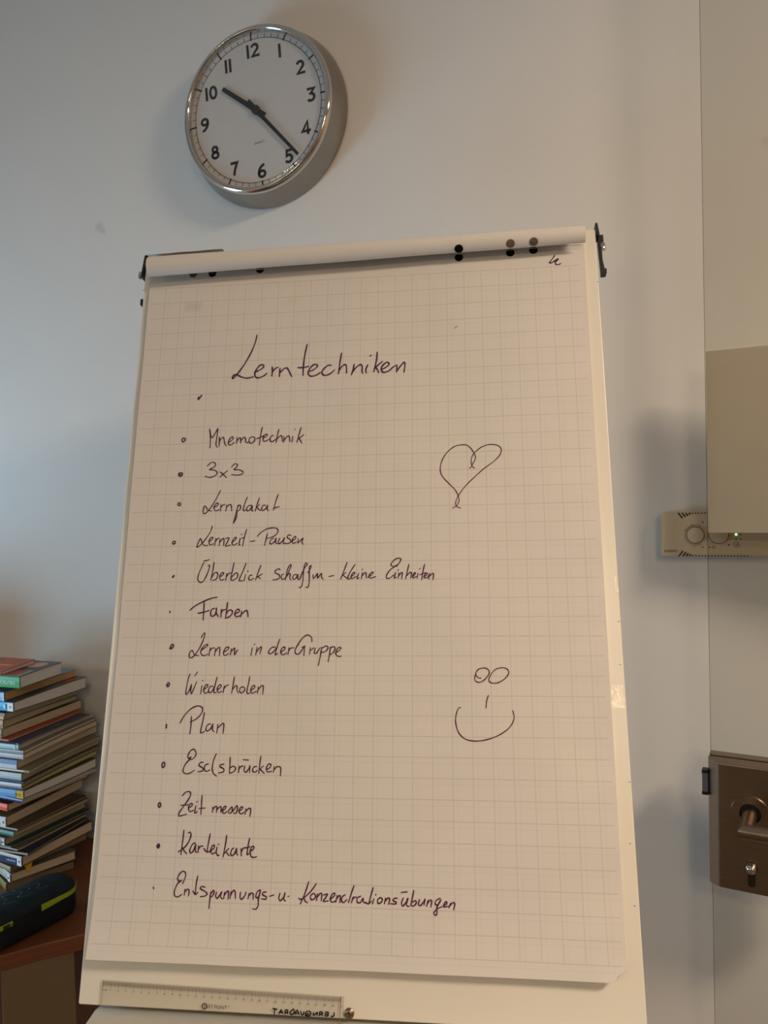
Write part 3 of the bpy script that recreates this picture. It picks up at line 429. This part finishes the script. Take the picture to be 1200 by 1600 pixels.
br.prism([(641, -70), (644, -70), (646.5, -50), (643, -48)], BF(2), BF(20)).prism([(644, -51), (651.5, -51), (651.5, -40.5), (644.5, -40.5)], BF(4), BF(18)).prism([(643.8, -41), (648.5, -41), (648.5, -10), (650.5, 3), (653.4, 4), (653, 10.8), (645.5, 11.5), (645, -10)], BF(4), BF(16))
bq = build('hook_bracket', br, M_BLACK, fc, bevel=.0006)
build('bracket_knob', MB().lathe([(.0001, -.006), (.004, -.005), (.0052, 0), (.004, .005), (.0001, .006)], B(650, -33.5, 8), RB.col[1].copy(), RB.col[0].copy(), RB.col[2].copy(), 24), M_CHROME, bq, smooth=True)
br = MB().prism([(-41.5, -63), (-34, -63.5), (-34, -61), (-39, -60.5), (-41.5, -26), (-45, -26)], BF(2), BF(20))
build('hook_stub', MB().prism([(-45, 8), (-39, 8), (-39, 18), (-45, 18)], BF(9), BF(16)), M_BLACK, fc, bevel=.0006)
bq = build('hook_bracket', br, M_BLACK, fc, bevel=.0006)
build('bracket_knob', MB().lathe([(.0001, -.006), (.0036, -.005), (.0046, 0), (.0036, .005), (.0001, .006)], B(-46.8, -31.5, 8), RB.col[1].copy(), RB.col[0].copy(), RB.col[2].copy(), 24), M_CHROME, bq, smooth=True)
def tape(u0, v0, u1, v1):
    g = MB(); nx, ny = 8, 10; n = 0
    g.v = [B(u0+(u1-u0)*i/nx+1.0*(j/ny-.5), v0+(v1-v0)*j/ny, 3.9-(.06*random.random() if 0 < i < nx and 0 < j < ny else .0)) for j in range(ny+1) for i in range(nx+1)]
    g.f = [(j*(nx+1)+i, j*(nx+1)+i+1, (j+1)*(nx+1)+i+1, (j+1)*(nx+1)+i) for j in range(ny) for i in range(nx)]
    return g
def face_room(o):      # the sheet's front side looks into the room
    if o.data.polygons[0].normal.dot(-RB.col[2]) < 0: o.data.flip_normals()
face_room(build('tape_strip', tape(622.5, 586, 638.3, 613.5), M_TAPE, fc, smooth=True, label='crinkled clear tape'))
face_room(build('tape_strip', tape(636.8, 449, 639.4, 474), M_TAPE, fc, smooth=True, label='crinkled clear tape'))
for u, v in ((641.2, 24), (639.6, 506), (640, 700), (636, 770), (-37.5, -4), (636.5, 838), (638, 560)):
    build('scuff_mark', MB().prism([(u-3, v), (u-.4, v-.3), (u-.4, v+.5), (u-3, v+.7)], BF(4.15), BF(4.05)), mat('scuff', (.45, .40, .34), .8), fc)

# ------------------------------------------------------------------ flipchart pad
def pw(u, v):
    """height of the hanging sheet off the pad (mm, towards the room = negative)"""
    k = max(0., (v-820)/96.); l = (10.-6.*(u+26)/646.)*k**2.2
    wv = .9*math.sin(u*.011+1.)*math.sin(v*.008+.5)+.5*math.sin(u*.031-v*.012)+.35*math.sin(v*.045+u*.02)
    e = max(0., (u-540)/80.)*min(1, max(0, (v-40)/80.))
    wv += .9*e*math.sin(v*.035+.7)+.5*e*math.sin(v*.083+u*.02)
    return min(-.5, -l - wv*min(1., max(0., (v+40)/60.)) - 2.2)
def PS(u, v, d=0): return B(u, v, pw(u, v)-d)
pad = thing('flipchart_pad', 'pad of squared flipchart paper with handwritten learning-technique list, top sheets rolled up', 'paper pad', tuple(B(297, 921, 0)))
MG = mat('squared_paper', (.815, .80, .78), .75, var=.012, vscale=14, bump=.05, bscale=60, spec=.2)
def grid_nodes():
    N = MG.node_tree; P = N.nodes['Principled BSDF']; src = P.inputs['Base Color'].links[0].from_socket
    uv = N.nodes.new('ShaderNodeUVMap'); uv.uv_map = 'UVMap'; sx = N.nodes.new('ShaderNodeSeparateXYZ'); N.links.new(uv.outputs[0], sx.inputs[0])
    def M(op, a, b=None, c=None):
        n = N.nodes.new('ShaderNodeMath'); n.operation = op
        for i, q in enumerate((a, b, c)):
            if q is None: continue
            if isinstance(q, (int, float)): n.inputs[i].default_value = q
            else: N.links.new(q, n.inputs[i])
        return n.outputs[0]
    def lines(offx, offy, hw, soft):
        u = M('ADD', sx.outputs[0], offx); v = M('ADD', sx.outputs[1], offy)
        def ln(q): return M('SUBTRACT', 1.0, M('SMOOTHSTEP', M('PINGPONG', q, 12.5), hw, hw+soft)) if False else M('SUBTRACT', 1.0, M('MINIMUM', 1.0, M('MAXIMUM', 0.0, M('DIVIDE', M('SUBTRACT', M('PINGPONG', q, 12.5), hw), soft))))
        inv = M('MULTIPLY', M('GREATER_THAN', v, -1.0), M('LESS_THAN', v, 901.0))
        inu = M('MULTIPLY', M('GREATER_THAN', u, -22.0), M('LESS_THAN', u, 616.0))
        return M('MULTIPLY', M('MULTIPLY', inv, inu), M('MAXIMUM', M('MULTIPLY', .85, ln(u)), ln(v)))
    m1 = M('MULTIPLY', lines(0, 0, .30, .45), .265); m2 = M('MULTIPLY', lines(-6, -7, .3, .9), .055)
    mx = N.nodes.new('ShaderNodeMix'); mx.data_type = 'RGBA'; N.links.new(M('ADD', m1, m2), mx.inputs[0]); N.links.new(src, mx.inputs[6]); mx.inputs[7].default_value = lin((.44, .43, .43))
    # faint rubbed residue patches
    prev = mx.outputs[2]
    for cu, cv, k, c in ((46, 33, .16, (.50, .46, .42)), (195, 33, .16, (.80, .72, .55))):
        d = M('MAXIMUM', M('DIVIDE', M('ABSOLUTE', M('SUBTRACT', sx.outputs[0], cu)), 16.), M('DIVIDE', M('ABSOLUTE', M('SUBTRACT', sx.outputs[1], cv)), 9.))
        f = M('MULTIPLY', M('MAXIMUM', 0., M('SUBTRACT', 1., M('POWER', d, 3.))), k)
        q = N.nodes.new('ShaderNodeMix'); q.data_type = 'RGBA'; N.links.new(f, q.inputs[0]); N.links.new(prev, q.inputs[6]); q.inputs[7].default_value = lin(c); prev = q.outputs[2]
    N.links.new(prev, P.inputs['Base Color'])
grid_nodes()
def sheet(u0, u1, v0, v1, d, f, nu=44, nv=96):
    g = MB(); uvs = []
    for j in range(nv+1):
        for i in range(nu+1):
            u = u0+(u1-u0)*i/nu; v = v0+(v1-v0)*j/nv
            if f is PS:      # folded dog-ear at the lower right corner
                q = (u-u1)+(v-v1)+16
                if q > 0: u2, v2 = u-q*.55, v-q*.55; g.v.append(B(u2, v2, pw(u2, v2)-.8-q*.12)); uvs.append((u, v)); continue
            g.v.append(f(u, v, d)); uvs.append((u, v))
    g.f = [(j*(nu+1)+i, j*(nu+1)+i+1, (j+1)*(nu+1)+i+1, (j+1)*(nu+1)+i) for j in range(nv) for i in range(nu)]
    return g, uvs
under = MB()
for k, (l, r, b, w0, w1) in enumerate(((-29.5, 622.6, 905, .6, 2.2), (-27.8, 623.6, 903, 2.2, 4.0))):
    under.prism([(l, -44), (r, -44), (r-2.0, b), (l+1, b)], BF(w0), BF(w1))
build('sheet_block', under, M_PAPER, pad)
g, uvs = sheet(-26.5, 620.2, -40, 917., 0, PS, 60, 140)
fs = build('front_sheet', g, MG, pad, smooth=True, uvs=uvs, label='squared sheet covered in purple handwriting')
def ink(name, wd, strokes):
    g = MB()
    for s in strokes:
        P2 = [(s[i]/10, s[i+1]/10) for i in range(0, len(s), 2)]
        Q = spline(P2, 5); n = len(Q); hw = wd/2*.92
        g.ribbon(Q, [hw*(.78+.22*min(1, 3*i/n, 3*(n-1-i)/n))*(1+.12*math.sin(i*.7)) for i in range(n)], lambda u, v: PS(u, v, .30))
        for e in (Q[0], Q[-1]): g.disc(e, hw*.8, lambda u, v: PS(u, v, .32), 10)
    build(name, g, M_NAVYINK if name in ('corner_mark', 'pen_fleck') else M_INK, fs)
for name, wd, strokes in INK:
    if name == 'handwritten_line':
        bl = [q for q in strokes if max(q[0::2]) < 650]
        ink('bullet_mark', wd*1.2, bl); ink(name, wd, strokes[len(bl):])
    elif name == 'handwritten_title': ink(name, wd, strokes[:-2]); ink('bullet_mark', wd*1.2, strokes[-2:])
    elif name == 'smiley_doodle': ink('smiley_eyes', wd, strokes[:2]); ink('smiley_nose', wd, strokes[2:3]); ink('smiley_mouth', wd, strokes[3:])
    else: ink(name, wd, strokes)
def roll(u0, u1, c0, c1, r0, r1, wc0, wc1, a0, a1, n=40, m=40, th=.35):
    """rolled sheet: arc from angle a0 to a1 (0 = towards the room, 90 = up)"""
    g = MB(); rings = []
    for i in range(m+1):
        t = i/m; u = u0+(u1-u0)*t; c = c0+(c1-c0)*t; r = r0+(r1-r0)*t + .25*math.sin(t*17); wc = wc0+(wc1-wc0)*t
        out = []; inn = []
        for j in range(n+1):
            a = math.radians(a0+(a1-a0)*j/n)
            out.append(B(u, c-r*math.sin(a), wc-r*math.cos(a))); inn.append(B(u, c-(r-th)*math.sin(a), wc-(r-th)*math.cos(a)))
        rings.append(out+inn[::-1])
    return g.loft(rings)
RC = lambda u: (-26.4-(u+21)/641*12.0, 16.9-(u+21)/641*2.9, -17.4)      # roll centre v, radius, w
rs = build('rolled_sheets', roll(-20.5, 622, RC(-20.5)[0], RC(622)[0], RC(-20.5)[1], RC(622)[1], -17.9, -15.2, -76, 205), M_PAPER, pad, smooth=True, label='used sheets rolled up along the top')
build('rolled_sheets', roll(-26, 92, -31.5, -35.5, 17.2, 15.5, -15.5, -16, 60, 200, 24, 10), M_PAPER, pad, smooth=True, label='older sheet peeping out behind the roll')
def hole_flat(u, v, r, mt): build('punched_hole', MB().disc((u, v), r, lambda a, b: PS(a, b, .25), 24), mt, fs)
for u, v, mt in ((71.6, -21.5, M_HOLE), (145.3, -23.5, M_HOLE), (443.4, -23.6, M_HOLE), (517.6, -26.5, M_HOLE), (550.7, -28.5, M_HOLE), (41.3, -22.5, M_HOLEB)): hole_flat(u, v, 6.2, mt)
def hole_roll(u, ang, r, mt):
    c, R0, wc = RC(u); wc = -17.9+(u+20.5)/642.5*2.7; g = MB(); n = 24; R1 = R0+.55
    g.v = [B(u, c-R1*math.sin(math.radians(ang)), wc-R1*math.cos(math.radians(ang)))]
    for i in range(n):
        t = 2*math.pi*i/n; a = math.radians(ang)+r*math.sin(t)/R1
        g.v.append(B(u+r*math.cos(t), c-R1*math.sin(a), wc-R1*math.cos(a)))
    g.f = [(0, 1+i, 1+(i+1) % n) for i in range(n)]
    build('punched_hole', g, mt, rs)
hole_roll(443.9, -52, 6.2, M_HOLE); hole_roll(517, -45, 6.2, M_HOLEB); hole_roll(549.6, -45, 6.2, M_HOLEB)

# ------------------------------------------------------------------ ruler
RA = math.atan2(947.8-943.2, 303.8)
def RU(s, t, w): return B(-11.5+s*math.cos(RA)-t*math.sin(RA), 943.2+s*math.sin(RA)+t*math.cos(RA), w)
rl = thing('ruler', 'clear plastic 30 cm ruler leaning on the tray under the paper pad', 'ruler', tuple(RU(150, 29.5, 2)))
build('ruler_body', MB().prism([(0, 0), (304.5, 0), (304.5, 29.2), (0, 29.2)], lambda s, t: RU(s, t, 3.9), lambda s, t: RU(s, t, 1.6)), M_RULER, rl, bevel=.0004)
g = MB()
def thin(q, hw): g.ribbon(q, hw, lambda s, t: RU(s, t, 1.5))
Z0, UN = 4.3, 9.885
for i in range(301): thin([(Z0+i*UN/10, .9), (Z0+i*UN/10, 7.6 if i % 10 == 0 else 6.6 if i % 5 == 0 else 5.6)], .16 if i % 10 else .2)
for i in range(31): text_mb(g, '0 cm' if i == 0 else str(i), 3.5, lambda a, b, i=i: RU(Z0+i*UN+a+(2.2 if i == 0 else 0), 10.4-b, 1.5))
build('scale_marks', g, mat('ruler_print', (.30, .25, .20), .6), rl)
g = MB(); text_mb(g, 'EST POINT', 5.4, lambda a, b: RU(149.5+a, 20.6-b, 1.5)); text_mb(g, '®', 2.6, lambda a, b: RU(164.6+a, 18.9-b, 1.5)); text_mb(g, 'B', 3.7, lambda a, b: RU(134.4+a, 20.6-b, 1.5))
for r in (3.3, 2.5): g.ribbon([(134.4+r*math.cos(2*math.pi*i/28), 20.6+r*math.sin(2*math.pi*i/28)) for i in range(28)], .3, lambda s, t: RU(s, t, 1.5), closed=True)
build('printed_logo', g, mat('logo_print', (.20, .15, .11), .6), rl)
g = MB()
for s in RULER_INK:
    Q = spline([(s[i]/10, s[i+1]/10) for i in range(0, len(s), 2)], 4); g.ribbon(Q, .75, BF(1.45))
build('marker_lettering', g, M_BLACKINK, rl)
g = MB().prism([(299.8, .3), (300.6, .3), (300.6, 29), (299.8, 29)], lambda s, t: RU(s, t, 1.62), lambda s, t: RU(s, t, 1.5))
build('end_line', g, mat('ruler_edge', (.50, .45, .37), .3), rl)
build('end_line', MB().prism([(3.6, .3), (4.0, .3), (4.0, 29), (3.6, 29)], lambda s, t: RU(s, t, 1.62), lambda s, t: RU(s, t, 1.5)), MATS['ruler_edge'], rl)

# ------------------------------------------------------------------ desk
ZD = .747
dk = thing('desk', 'desk with reddish-brown top and slanted edge, under the stack of books', 'desk', (-1.3, 1.0, 0))
build('desk_top', MB().prism([(-2.0, .30), (-1.60, .30), (-.985, .9255), (-.9443, .9725), (-.8991, 1.0170), (-.86, 1.053), (-.80, 1.315), (-1.53, 1.315), (-1.53, 1.01), (-2.0, 1.01)], lambda a, b: Vector((a, b, ZD-.026)), lambda a, b: Vector((a, b, ZD))), M_WOOD, dk, bevel=.002)
def slab(p, q, th, z0, z1):
    p, q = Vector(p), Vector(q); d = (q-p).normalized(); n = Vector((-d.y, d.x))
    return MB().prism([tuple(p), tuple(q), tuple(q+n*th), tuple(p+n*th)], lambda a, b: Vector((a, b, z0)), lambda a, b: Vector((a, b, z1)))
build('leg_panel', slab((-.985, .926), (-.9175, 1.0075), .028, 0, ZD-.026), M_PANEL, dk, bevel=.001)
build('leg_panel', slab((-1.95, .36), (-1.66, .36), .028, 0, ZD-.026), M_PANEL, dk, bevel=.001)

build('back_panel', MB().box((-1.56, 1.18, .02), (-.81, 1.20, ZD-.026)), M_WOOD, dk, bevel=.001)

# ------------------------------------------------------------------ books
def page_mat(name, col):
    M = mat(name, col, .85, var=.10, vscale=60, aniso=(.15, .15, 18), spec=.15); return M
PG = {'g': page_mat('pages_grey_white', (.80, .775, .745)), 't': page_mat('pages_tan', (.77, .69, .585)), 'o': page_mat('pages_olive_tan', (.66, .615, .50)), 'y': page_mat('pages_ochre', (.78, .60, .40)), 'b': page_mat('pages_brown', (.52, .43, .33))}
def cm(c): return mat('cover_'+(c if isinstance(c, str) else '%d_%d_%d' % tuple(int(x*255) for x in c)), c, .35, var=.05, vscale=25, spec=.4)
# top colour, spine colour, pages, label for the thing, spine extras [(from,to mm along spine, colour)], top patches
BOOKLOOK = {
1: ('b85038', 'b85038', 'g', 'thin red-orange paperback with yellow title, topmost of the stack'),
2: ('4a4a4c', '008c22', 'g', 'thick paperback with bright green spine lettered DEUTSCHBUCH, second from top'),
3: ('5f8296', '8fb4d8', 'y', 'blue book with tan page edges, right below the green-spined book'),
4: ('55534f', '1f9fd0', 'g', 'thick textbook with grey page edges, cyan spine and white spine label'),
5: ('6a6448', '7a2a24', 'o', 'soft olive-edged booklet with red spine, under the cyan-spined textbook'),
6: ('5e5a45', 'a8794a', 'o', 'soft olive-edged booklet with ochre spine, second below the cyan-spined textbook'),
7: ('6d5a45', '8a7250', 't', 'tan-edged workbook resting on the thin orange one'),
8: ('b04a2a', 'c05a38', 't', 'thin workbook with orange-red cover edge, above the navy workbook'),
9: ('33415c', '17295e', 't', 'thin workbook with navy cover strip and navy spine with white mark'),
10: ('8a9a9a', '9fc4c6', 't', 'workbook with pale teal spine, directly under the navy workbook'),
11: ('77706a', 'a9adb0', 't', 'thin workbook with grey striped spine, under the pale teal spine'),
12: ('8a847c', 'b8bcc0', 't', 'thin workbook with pale grey spine, above the blue-and-white one'),
13: ('8a8078', '5878a4', 't', 'tan-edged workbook with half blue, half white spine'),
14: ('7d6f5c', 'd8d2c6', 't', 'white-bottomed thin workbook whose corner juts out furthest right'),
15: ('6a6248', 'b4bcc0', 'o', 'thick pale-spined workbook under the jutting white-cornered one'),
16: ('4a3038', '26364a', 'o', 'very thin booklet with dark purple cover edge'),
17: ('54604a', 'c8ccd4', 'o', 'thin booklet with white spine and greenish cover edge'),
18: ('8f8a1c', '4a3550', 'o', 'thin booklet with yellow-olive cover strip and dark purple spine'),
19: ('6a665c', '6aa0d4', 'g', 'grey-edged book with light blue spine and yellow spine label'),
20: ('b8b4b0', '1d2f6a', 'o', 'thin book with navy spine and pale cover, under the yellow-labelled book'),
21: ('5a3028', 'd8501c', 't', 'book with bright orange-red spine, below the navy-spined one'),
22: ('6b5a48', 'c4c8d0', 't', 'tan-edged book with grey-white spine label marked by a dot'),
23: ('453a2e', '6e5a44', 'b', 'dark brown-edged book, upper neighbour of the teal-green spine'),
24: ('7a7258', '4c7a6c', 'o', 'thin book with teal-green spine'),
25: ('6a6252', '8a8478', 'o', 'grey-spined book with small white label, just below the teal-green spine'),
26: ('1e3a42', '5c5444', 'o', 'very thin booklet with dark teal cover strip'),
27: ('6a5a42', '7a6a4c', 't', 'thin brownish booklet under the dark teal strip'),
28: ('24303c', 'a88a68', 'b', 'thin booklet with navy cover strip, on the navy-and-white spined book'),
29: ('3c3630', 'c8c6c2', 't', 'thick tan-edged book with navy-and-white spine and large dotted white label'),
30: ('5e5646', '94815c', 'b', 'brown-edged book with a yellow sticky tab under its corner'),
31: ('6a6256', 'b8b4a8', 't', 'white-spined book behind the pencil case, second from bottom'),
32: ('5a4c34', '8c7846', 'b', 'ochre-spined book at the very bottom of the stack')}
prevb = None; BK = {}
def S(t): return 1-(1-min(1., t/.21))**2
for (bi, Xf, Yf, Xb, Yb, ft, fb, bt_, bb) in BOOKS:
    k_ = S(math.hypot(Xb-Xf, Yb-Yf)); bt_ = ft+(bt_-ft)/k_; bb = fb+(bb-fb)/k_      # heights continued to a common depth
    if prevb: ft = min(ft, prevb[0]-.0004); bt_ = min(bt_, prevb[1]-.0004)
    if ft-fb < .0022: fb = ft-.0022
    if bt_-bb < .0022: bb = bt_-.0022
    if bi == 32: fb = bb = ZD+.0004
    prevb = (fb, bb)
    topc, spc, pg, lab = BOOKLOOK[bi]
    L_ = .16 + .02*((bi*7) % 5); dx, dy = Xb-Xf, Yb-Yf; dep = math.hypot(dx, dy); tx, ty = dx/dep, dy/dep; sx_, sy_ = -ty, tx    # t: to the fore-edge, s: along the spine to the left
    def P3(s, t, k): 
        q = S(max(0, t)); zt = ft+(bt_-ft)*q; zb = fb+(bb-fb)*q
        return Vector((Xf+tx*t+sx_*s, Yf+ty*t+sy_*s, zb+(zt-zb)*k))
    thk = ft-fb; c = min(.0009, thk*.16); NS = 14
    root = thing('book', lab, 'book', tuple(P3(L_/2, dep/2, 0)), 'books stacked on the desk'); BK[bi] = root
    ts = [dep*i/NS for i in range(NS+1)]
    outer = [(t, 1) for t in reversed(ts)] + [(-.0006, .92), (-.0012, .5), (-.0006, .08)] + [(t, 0) for t in ts]
    kc_ = c/thk
    cov = MB(); rows = []
    for s in (0, L_):
        o_ = [P3(s, t, k) for t, k in outer]; i_ = [P3(s, max(t, .0012), 1-kc_ if k > .5 else (kc_ if k < .5 else .5)) for t, k in outer]
        rows.append(o_ + i_[::-1])
    cov.loft(rows)
    cv = build('cover', cov, [cm(topc), cm(spc)], root)
    for p in cv.data.polygons:
        if abs(p.normal.z) < .75 and abs(p.normal.dot(Vector((sx_, sy_, 0)))) < .5: p.material_index = 1
    pb = MB(); pr = []
    for s in (.0012, L_-.0012):
        pr.append([P3(s, t, 1-kc_-.001) for t in reversed(ts[:-1]+[dep-.002]) if t >= 0] + [P3(s, max(t, .0013), kc_+.001) for t in ts[:-1]+[dep-.002]])
    pb.loft(pr)
    build('page_block', pb, PG[pg], root)
    def spine_patch(name, a, b, col, k0=.04, k1=.96, off=.0016):
        g = MB().loft([[Vector(P3(s, 0, k)) - Vector((tx, ty, 0))*(off + o) for s, k in ((a/1000, k0), (b/1000, k0), (b/1000, k1), (a/1000, k1))] for o in (-.0003, .0003)])
        return build(name, g, cm(col), root)
    def spine_text(name, txt, s0, size, col, flip=True, k=.5):
        g = MB(); sg = -1 if flip else 1
        text_mb(g, txt, size, lambda a, b: P3(s0/1000 + (a if flip else -a), 0, k) - Vector((tx, ty, 0))*.0022 + Z*(-b if flip else b), 'LEFT' if flip else 'RIGHT')
        return build(name, g, cm(col), root)
    def top_patch(name, pts, col, h=.0004):
        g = MB(); q = [Vector(P3(s/1000, t/1000, 1)) for s, t in pts]
        g.loft([[p+Z*.0001 for p in q], [p+Z*h for p in q]]); return build(name, g, cm(col), root)
    if bi == 1: top_patch('cover_title', [(12, 34), (60, 34), (60, 40), (12, 40)], 'd8a040'); top_patch('cover_panel', [(62, 70), (150, 70), (150, 8), (80, 8)], '5a6a70')
    if bi == 2:
        spine_text('spine_title', 'DEUTSCHBUCH', 9, .0085, 'd0e4d0')
        top_patch('cover_panel', [(3, 2), (75, 2), (70, 26), (3, 40)], '9a9690'); top_patch('cover_picture', [(12, 6), (60, 6), (52, 34), (14, 34)], '9c3a30', .0006)
        top_patch('cover_emblem', [(30+20*math.cos(a*.35), 74+18*math.sin(a*.35)) for a in range(18)], 'c49a86', .0006)
    if bi == 3: spine_patch('spine_band', 0, 2.2, 'd4dce4')
    if bi == 4:
        spine_patch('spine_label', 0, 13, 'd8dce0'); spine_patch('spine_mark', 5.5, 7.7, '5a6470', .4, .6, .0021); spine_patch('spine_emblem', 17, 21, 'c8e0ea', .3, .75, .0021)
        top_patch('cover_picture', [(4, 140), (30, 140), (30, 165), (4, 165)], 'b8442c')
    if bi == 5: spine_patch('spine_band', 2, 12, 'c8a838', .1, .5)
    if bi == 9: spine_patch('spine_emblem', 4, 7, 'dce0e8', .3, .8, .0021); top_patch('cover_emblem', [(14+4*math.cos(a*.52), 105+9*math.sin(a*.52)) for a in range(12)], '4c7a64')
    if bi == 10: spine_patch('spine_band', 6, 9, 'c8dcd8')
    if bi == 11: spine_patch('spine_band', 0, 60, '8d8a94', .3, .6)
    if bi == 13: spine_patch('spine_band', 0, 80, 'c8ccd2', .04, .52)
    if bi == 14: spine_patch('spine_band', 2, 12, 'a87a68', .25, .8)
    if bi == 15: spine_patch('spine_band', 0, 50, '26486a', .02, .16)
    if bi == 19:
        spine_patch('spine_label', 0.4, 15, 'e0b030'); spine_patch('spine_band', 15, 18, '4c9a4c'); spine_text('spine_mark', 'DUO', 4, .0075, '8a5a20')
    if bi == 21: spine_patch('spine_band', 2, 30, 'f08050', .18, .28)
    if bi in (22, 25, 29, 31):
        a, b = {22: (0, 12), 25: (0, 6), 29: (0, 11), 31: (0, 10)}[bi]
        spine_patch('spine_label', a+.3, b, 'dcdcdc'); spine_patch('spine_mark', a+(4 if bi != 25 else 2.2), a+(6.2 if bi != 31 else 8), '505058', .38, .60, .0021)
    if bi == 29: spine_patch('spine_band', 11.2, 90, '1c2a48', .04, .72); [spine_patch('spine_script', 15+2.6*q, 16.8+2.6*q, 'a8b4c8', .36, .36+.12+.08*(q % 3 == 0), .0021) for q in range(9)]
    if bi == 30:
        a = P3(-.0005, .022, .5); tabf = lambda s, z: a + Vector((tx*s, ty*s, z)) - Vector((sx_, sy_, 0))*(.0012+(.001-z)*.35)
        build('sticky_tab', MB().prism([(0, .001), (.019, .005), (.017, -.004), (.008, -.0165)], tabf, lambda s, z: tabf(s, z)-Vector((sx_, sy_, 0))*.0005), mat('yellow_note', (.86, .66, .16), .6), root, label='yellow sticky note tab')

# ------------------------------------------------------------------ pencil case
p1 = Vector((-.9895, .9283)); p2 = Vector((-.9575, 1.0560)); pa = (p2-p1).normalized(); pn = Vector((-pa.y, pa.x))
PLEN, PWID, PHT = .215, .078, .058
org = p2 - pa*.004
def PC(s, t, z): q = org - pa*s + pn*t; return Vector((q.x, q.y, ZD+.0008+z))
def pring(inset, z, n=10, dome=0):
    x0, x1, y0, y1 = -.022+inset, PLEN-inset, inset, PWID-inset; r = max(.004, min(.032-inset*.6, (y1-y0)/2-.0005)); o = []
    for cx, cy, a in ((x1-r*.6, y1-r*.6, 0), (x0+r, y1-r, 90), (x0+r, y0+r, 180), (x1-r*.6, y0+r*.6, 270)):
        rr = r if cx == x0+r else r*.6
        o += [PC(cx+rr*math.cos(math.radians(a+90*i/n)), cy+rr*math.sin(math.radians(a+90*i/n)), z) for i in range(n+1)]
    return o
pc = thing('pencil_case', 'dark teal zip pencil case with lime green zip trim, lying before the books', 'pencil case', tuple(PC(PLEN/2, PWID/2, 0)))
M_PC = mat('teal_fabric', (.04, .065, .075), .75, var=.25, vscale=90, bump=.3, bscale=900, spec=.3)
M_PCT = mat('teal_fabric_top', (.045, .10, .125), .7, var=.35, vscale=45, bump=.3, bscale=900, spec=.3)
M_LIME = mat('lime_trim', (.55, .62, .08), .6, var=.1, vscale=60)
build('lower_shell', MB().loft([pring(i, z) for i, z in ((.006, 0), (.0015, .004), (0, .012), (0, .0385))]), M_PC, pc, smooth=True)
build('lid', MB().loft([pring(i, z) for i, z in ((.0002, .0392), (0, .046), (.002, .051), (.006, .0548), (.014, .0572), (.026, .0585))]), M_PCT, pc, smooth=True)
def zipseg(i0, i1, s_end, za, zb):
    a = pring(-.0013, za); b = pring(-.0013, zb); a2 = pring(.001, za); b2 = pring(.001, zb)
    return MB().loft([[a[i], b[i], b2[i], a2[i]] for i in range(i0, i1+1)] + [[PC(s_end, -.0013, za-.003), PC(s_end, -.0013, zb), PC(s_end, .001, zb), PC(s_end, .001, za-.003)]])
build('zip_trim', zipseg(23, 32, .056, .0375, .0448), M_LIME, pc, smooth=True)
def side(s0, s1, z0, z1, off): return MB().loft([[PC(s0, -off, z0), PC(s1, -off, z0), PC(s1, -off, z1), PC(s0, -off, z1)], [PC(s0, .001, z0), PC(s1, .001, z0), PC(s1, .001, z1), PC(s0, .001, z1)]])
zp = build('zip_trim', side(.106, .150, .0345, .0415, .0014), M_LIME, pc)
build('zip_pull', side(.112, .122, .0352, .0402, .0030).loft([[PC(.100, -.0026, .0375), PC(.116, -.0026, .0368), PC(.116, -.0026, .0385)], [PC(.100, -.0015, .0375), PC(.116, -.0015, .0368), PC(.116, -.0015, .0385)]]), M_BLACK, zp)
wv = MB(); TOP = lambda s, t: PC(s, t, .0594)
for s0 in (.030, .062, .088, .118, .150): wv.ribbon([(s0+.010*math.sin(i*.55)+i*.0016, .020+i*.0026) for i in range(16)], .00035, TOP)
build('printed_waves', wv, mat('grey_green_print', (.30, .44, .44), .7), pc)
gd = MB()
for s, t in ((.052, .040), (.078, .030), (.092, .050), (.108, .036), (.128, .052), (.070, .055), (.140, .034)): gd.disc((s, t), .0016, lambda a, b: PC(a, b, .0596), 3)
build('printed_triangles', gd, mat('mint_print', (.45, .80, .56), .7), pc)
build('printed_emblem', MB().prism([(.150, .024), (.158, .018), (.168, .020), (.172, .030), (.166, .046), (.160, .052), (.158, .040)], lambda a, b: PC(a, b, .0588), lambda a, b: PC(a, b, .0597)), mat('silver_print', (.62, .66, .66), .6), pc)
